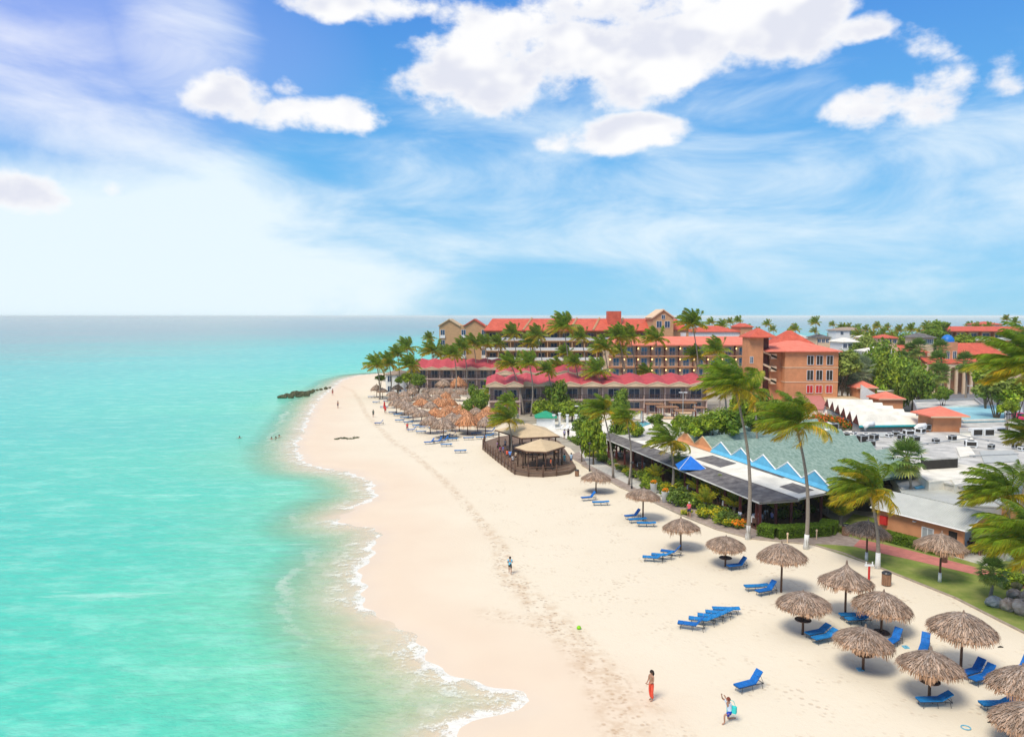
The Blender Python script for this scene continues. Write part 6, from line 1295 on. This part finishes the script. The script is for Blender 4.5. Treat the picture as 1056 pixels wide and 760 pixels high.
def person(px,py,face,pose,label,top=(.8,.8,.8),bottom=(.05,.06,.15),hair=(.03,.02,.015),legs='shorts',topk='shirt',z=0,s=1.0,longhair=False,group=None,p=None):
    P_=get_pose(pose); p=p or W(px,py,z); t=thing('person',label,'person',p,R(face),group); t.scale=(s,s,s)
    bd=P_['body']; o=ob('body',bd,t)
    def cl(name,k,c):
        me=P_[k].copy(); me.materials.clear(); me.materials.append(clothmat(c)); return ob(name,me,t)
    if topk: cl('shirt' if topk=='shirt' else 'bikini_top',topk,top)
    cl(legs,legs,bottom)
    h=Vector(P_['head']); mb=MB(); n,m=14,8
    pr=[]
    for i in range(m+1):
        u=math.pi/2*i/m; pr.append((.107*math.cos(u),.118*math.sin(u)))
    mb.lathe(pr,n,c=(h.x,h.y+.022,h.z+.012)); mb.lathe([(.04,-.10),(.085,-.06),(.10,0),(.107,.03)],n,c=(h.x,h.y+.040,h.z))
    if longhair: mb.tube([h+Vector((0,.07,.03)),h+Vector((0,.12,-.12)),h+Vector((0,.11,-.27))],[.09,.085,.03],8)
    part('hair',mb,clothmat(hair),t,True)
    for s_ in (-1,1):
        mb=MB(); mb.lathe([(.001,-.009),(.009,0),(.001,.009)],6,c=(h.x+s_*.032,h.y-.094,h.z+.012)); part('eye',mb,M['dark'],t)
    return t
person(671.5,722,-62,'hands','woman in an orange wrap and bikini top standing alone, facing right',(.32,.38,.20),(.85,.10,.05),legs='trousers',topk='bra',longhair=True,s=1.0)
t=person(752,744,-75+0,'kneel','man kneeling on one knee with arms raised, white shirt, blue shorts and turquoise bag',(.62,.75,.88),(.015,.06,.40),(.20,.05,.03)); t.rotation_euler.z=R(-70)
mb=MB(); mb.box(-.24,.24,.10,.30,.52,.86); bg=part('turquoise_bag',mb,clothmat((.05,.60,.55)),None); tag(bg,'turquoise beach bag hanging at the kneeling man','bag'); bg.location=t.location; bg.rotation_euler.z=R(-35); bg.location=bg.location+Vector((.0,-.18,0))
mb=MB(); mb.tube([(-.2,.2,.86),(-.1,.12,1.2),(.12,.1,1.2),(.2,.2,.86)],.015,5); o=part('strap',mb,clothmat((.05,.60,.55)),bg)
person(526,592,178,'run','jogger in a pale blue top and dark shorts running away along the tracks',(.15,.55,.75),(.02,.02,.025),s=.86)
person(582,480,170,'walk','person in teal shirt and shorts walking at the deck exit, left of two',(.12,.45,.48),(.2,.4,.45),s=1)
person(589,479.5,175,'walk','person in pale blue shirt walking at the deck exit, right of two',(.45,.6,.75),(.15,.2,.3),s=1.02)
person(568,485,100,'stand','person in a bright orange shirt standing at the front deck railing',(.90,.16,.05),(.05,.04,.04),legs='trousers',z=.45)
person(769.5-59,534,170,'walk','person in pink top and dark skirt walking away on the path bend',(.75,.12,.14),(.02,.03,.10),(.55,.5,.42))
DP=[(516,468,(.75,.1,.25),'pink shirt'),(519,471,(.1,.15,.5),'dark blue shirt'),(523,472,(.85,.12,.06),'red-orange shirt'),(526,476,(.15,.35,.8),'blue shirt'),(529,478,(.7,.7,.72),'white shirt'),(513,466,(.4,.2,.5),'purple shirt'),(532,474,(.55,.45,.3),'sand-coloured shirt'),(521,464,(.2,.2,.22),'dark grey shirt')]
for i,(px,py,c_,lb) in enumerate(DP): person(px,py,60+i*40,'stand' if i%2 else 'sit','person in a %s at the left railing of the deck'%lb,c_,(.05,.05,.08),z=.45)
person(544,470,30,'stand','waiter in black under the smaller tan roof',(.02,.02,.02),(.02,.02,.02),legs='trousers',z=.45); person(548,447.5,30,'stand','person in a lilac shirt by the larger roof, at its right end',(.5,.45,.7),(.1,.1,.1),p=W(582,453,.1)); person(586,452,30,'stand','person in dark clothes by the larger roof right end',(.03,.03,.05),(.03,.03,.05),legs='trousers')
person(343,408,20,'walk','distant bather walking near the groyne',(.5,.1,.1),(.4,.05,.05),topk=None,s=1.05)
person(348.5,421,-30,'stand','distant bather standing at the water edge in dark trunks',(.1,.1,.1),(.04,.05,.12),topk=None,s=1.0)
person(385,430.5,0,'stand','distant person in dark clothes standing left of the red umbrella',(.05,.1,.08),(.04,.04,.05),s=.95)
person(397.5,426.5,0,'stand','distant person in a red shirt beside the closed red umbrella',(.7,.04,.04),(.5,.04,.04),s=1)
person(420,443,0,'sit','distant person in a red shirt sitting on the sand group of loungers',(.7,.06,.05),(.05,.06,.2),s=1)
person(534,434,0,'stand','distant person in a white shirt in front of the raspberry-roofed wing',(.85,.85,.85),(.5,.5,.55),s=1)
person(507,441,0,'stand','distant person in a violet shirt beside the last thatched umbrella',(.12,.05,.35),(.05,.05,.2),s=1)
for i,(px,py) in enumerate([(280,452),(284.5,451.5),(288,449.5),(247,451)]): person(px,py,i*70,'swim','swimmer with head above the pale water, %s of four'%nth(i if i<3 else 3,4) if 0 else ['swimmer in the group of three, left','swimmer in the group of three, middle','swimmer in the group of three, right','lone swimmer further out to the left'][i],(.05,.05,.08),(.05,.05,.1),topk=None)
for i,(px,py,c_,lb,ps) in enumerate([(1000,569,(.05,.04,.06),'person in black seated in the porch of the orange building','sit'),(1006,571,(.55,.05,.12),'person in dark red seated in the porch of the orange building','sit'),(1011,568,(.10,.12,.35),'person in navy standing in the porch of the orange building','stand'),(1012,572,(.75,.8,.85),'person in white seated in the porch of the orange building','sit'),(1009,565,(.65,.05,.10),'person in bright red standing at the back of the porch','stand')]): person(px,py,-40+i*60,ps,lb,c_,(.03,.04,.08),z=.07)
# chairs under the seated people in the porch and on the deck
def stool(px,py,z,label):
    p=W(px,py,z); t=thing('chair',label,'chair',p,0,'simple chairs under seated people'); mb=MB(); mb.box(-.2,.2,-.2,.2,.34,.385); part('seat',mb,M['wood'],t)
    for x in (-.17,.17):
        for y in (-.17,.17): mb=MB(); mb.box(x-.02,x+.02,y-.02,y+.02,0,.34); part('leg',mb,M['wood'],t)
for px,py,lb in ((1000,569,'chair under the person in black in the porch'),(1006,571,'chair under the person in dark red in the porch'),(1012,572,'chair under the person in white in the porch')): stool(px,py,.07,lb)
for i,(px,py,c_,lb) in enumerate(DP):
    if i%2==0: stool(px,py,.45,'chair under the person in a %s on the deck'%lb)
stool(420,443,0,'chair under the distant person in a red shirt')
person(790,536,200,'sit','diner in a white shirt seen in the porch right of the tall palm foot',(.7,.7,.72),(.03,.03,.05),z=.12); person(796,539,100,'sit','diner in a lilac shirt seen in the porch right of the tall palm foot',(.4,.35,.6),(.03,.03,.05),z=.12)
person(763,538,120,'sit','diner in pale shirt seen left of the tall palm foot',(.6,.65,.75),(.03,.03,.05),z=.12)

# ================================================================ SKY, SUN, CAMERA
SUN_EL=R(56); sun_dir=Vector((-.62,-.78,0)).normalized()*math.cos(SUN_EL)+Vector((0,0,math.sin(SUN_EL)))
wd=bpy.data.worlds.new('World'); S.world=wd; wd.use_nodes=True; nt=wd.node_tree; N,L=nt.nodes,nt.links; bg=N['Background']
sky=N.new('ShaderNodeTexSky'); sky.sky_type='NISHITA'; sky.sun_disc=False; sky.sun_elevation=SUN_EL; sky.sun_rotation=math.atan2(sun_dir.x,sun_dir.y); sky.altitude=0; sky.air_density=1.0; sky.dust_density=.6; sky.ozone_density=2.0
tc=N.new('ShaderNodeTexCoord'); sx=N.new('ShaderNodeSeparateXYZ'); L.new(tc.outputs['Generated'],sx.inputs[0])
az=math_node(N,L,'ARCTAN2',sx.outputs[0],sx.outputs[1]); el=math_node(N,L,'ARCSINE',sx.outputs[2])
cb=N.new('ShaderNodeCombineXYZ'); L.new(az,cb.inputs[0]); L.new(el,cb.inputs[1]); UV=cb.outputs[0]
def ang_of(px,py): d=ray(px,py).normalized(); return math.atan2(d.x,d.y),math.asin(d.z)
def blob(px,py,rx,ry,w=1,rot=0):
    a,e=ang_of(px,py); s=N.new('ShaderNodeVectorMath'); s.operation='SUBTRACT'; L.new(UV,s.inputs[0]); s.inputs[1].default_value=(a,e,0); v=s.outputs[0]
    mp=N.new('ShaderNodeMapping')
    if rot: mp.vector_type='TEXTURE'; mp.inputs['Rotation'].default_value=(0,0,R(rot)); mp.inputs['Scale'].default_value=(rx/F*1.3,ry/F*1.3,1); L.new(v,mp.inputs[0]); v=mp.outputs[0]
    else:
        N.remove(mp); mm=N.new('ShaderNodeVectorMath'); mm.operation='MULTIPLY'; L.new(v,mm.inputs[0]); mm.inputs[1].default_value=(F/rx/1.3,F/ry/1.3,1); v=mm.outputs[0]
    ln=N.new('ShaderNodeVectorMath'); ln.operation='DOT_PRODUCT'; L.new(v,ln.inputs[0]); L.new(v,ln.inputs[1])
    return math_node(N,L,'MULTIPLY_ADD',ln.outputs['Value'],-w,w)
def union(bs):
    o=bs[0]
    for x in bs[1:]: o=math_node(N,L,'MAXIMUM',o,x)
    return o
cum=union([blob(495,66,85,56),blob(585,52,75,48,.95),blob(690,56,125,44,1,8),blob(790,25,85,45,1,12),blob(640,6,110,22,.9),blob(370,8,90,18,.9),
 blob(640,139,78,20,.95,5),blob(236,100,46,26,.95),blob(296,92,22,14,.6),blob(318,118,72,20,.85),blob(364,124,24,20,.7),blob(20,196,42,22,.7),blob(115,197,20,10,.45),
 blob(930,106,76,28,.7,12),blob(892,28,34,14,.75),blob(945,50,34,30,.55),blob(1045,75,28,26,.7)])
soft=union([blob(90,285,330,105,1.4),blob(330,262,200,46,.8),blob(90,130,270,60,.72,-18),blob(190,50,60,70,.8,-30),blob(45,60,90,50,.6),blob(760,225,440,80,.68,-4),blob(900,170,280,40,.72,10),blob(560,190,160,60,.6,-10),blob(620,110,240,60,.5),blob(930,275,260,30,.45)])
cum=math_node(N,L,'MAXIMUM',cum,0.0); soft=math_node(N,L,'MAXIMUM',soft,0.0)
def wn(scale,det,rough,st=(1,1,1),off=(0,0,0),dist=0):
    mp=N.new('ShaderNodeMapping'); mp.inputs['Scale'].default_value=st; mp.inputs['Location'].default_value=off; L.new(UV,mp.inputs[0])
    return nz(N,L,mp.outputs[0],scale,det,rough,dist)
nA=wn(9,8,.57,(1,1.45,1)); nS=wn(7,3,.5,(1,1.5,1)); nA2=wn(7,3,.5,(1,1.5,1),(.015,-.05,0)); nB=wn(4.5,6,.6,(1,2.8,1),(3,1,0),.5)
cd=math_node(N,L,'ADD',cum,math_node(N,L,'MULTIPLY',math_node(N,L,'SUBTRACT',nA,.5),2.2))
cm=math_node(N,L,'MULTIPLY',mrange(N,L,cd,.36,.74),mrange(N,L,cum,.0,.35))
sm_=math_node(N,L,'MULTIPLY',mrange(N,L,math_node(N,L,'ADD',soft,math_node(N,L,'MULTIPLY',math_node(N,L,'SUBTRACT',nB,.5),1.5)),.15,1.05),.9)
# sky colour: nishita, slightly more cyan and saturated as in the photograph
grad=N.new('ShaderNodeValToRGB'); L.new(math_node(N,L,'MULTIPLY',el,1.6),grad.inputs[0]); ge=grad.color_ramp.elements
ge[0].position=0; ge[0].color=(.26,.70,1.0,1); ge[1].position=1; ge[1].color=(.04,.16,.62,1)
for p_,c_ in ((.10,(.21,.62,.98)),(.30,(.13,.51,.97)),(.62,(.07,.31,.88))):
    e_=ge.new(p_); e_.color=(*c_,1)
gm_=mixc(N,L,1.0,grad.outputs[0],(5.0,5.0,5.0),'MULTIPLY')
base=mixc(N,L,.88,sky.outputs[0],gm_)
CW=5.6
c1=mixc(N,L,sm_,base,(CW*.88,CW*.98,CW*1.03))
lav=math_node(N,L,'MAXIMUM',math_node(N,L,'MAXIMUM',blob(30,30,200,95,.6),blob(215,55,120,70,.3)),0.0)
c1=mixc(N,L,lav,c1,mixc(N,L,sm_,(CW*.40,CW*.47,CW*.95),(CW*.80,CW*.80,CW*1.0)))
shade=mrange(N,L,math_node(N,L,'SUBTRACT',nS,nA2),-.07,.07)
core=mrange(N,L,cd,.45,1.0)
shf=math_node(N,L,'MULTIPLY',math_node(N,L,'SUBTRACT',1.0,shade),math_node(N,L,'MULTIPLY',core,.8),clamp=True)
cc_=mixc(N,L,shf,(CW*.99,CW*.99,CW*1.0),(CW*.72,CW*.75,CW*.87))
c2=mixc(N,L,cm,c1,cc_)
c2=mixc(N,L,mrange(N,L,el,.50,.85,0,.7),c2,(CW*1.1,CW*1.08,CW*1.04))   # unseen bright cloud cover added overhead to whiten and lift the fill light
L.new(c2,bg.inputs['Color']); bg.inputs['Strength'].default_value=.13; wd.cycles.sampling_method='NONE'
sl=bpy.data.lights.new('sun','SUN'); sl.energy=2.35; sl.angle=R(22); sl.color=(1,.93,.80); so=bpy.data.objects.new('sun',sl); COL.objects.link(so); so.rotation_euler=(-sun_dir).to_track_quat('-Z','Y').to_euler(); so.location=(0,0,60)
hb_=MB(); hb_.box(-45000,45000,-60,47000,-6,27)
mh=bpy.data.materials.new('haze_air'); mh.use_nodes=True; nh=mh.node_tree; nh.nodes.remove(nh.nodes['Principled BSDF']); pv=nh.nodes.new('ShaderNodeVolumePrincipled')
pv.inputs['Color'].default_value=(1.0,.97,.90,1); pv.inputs['Density'].default_value=.00009; pv.inputs['Anisotropy'].default_value=-.35; nh.links.new(pv.outputs[0],nh.nodes['Material Output'].inputs['Volume'])
HZ=struct('haze',hb_,mh,'stuff')
cam=bpy.data.cameras.new('camera'); co=bpy.data.objects.new('camera',cam); COL.objects.link(co); co.location=(0,0,H); co.rotation_euler=(math.pi/2-PITCH,0,0)
cam.sensor_width=36; cam.lens=F/1056*36; cam.clip_end=100000; cam.clip_start=.5; S.camera=co
S.view_settings.view_transform='Standard'; S.view_settings.look='None'; S.view_settings.exposure=.47; S.view_settings.gamma=1
S.render.engine='CYCLES'; S.cycles.max_bounces=6; S.cycles.volume_bounces=2; S.cycles.transparent_max_bounces=8
S.render.resolution_x=1024; S.render.resolution_y=736
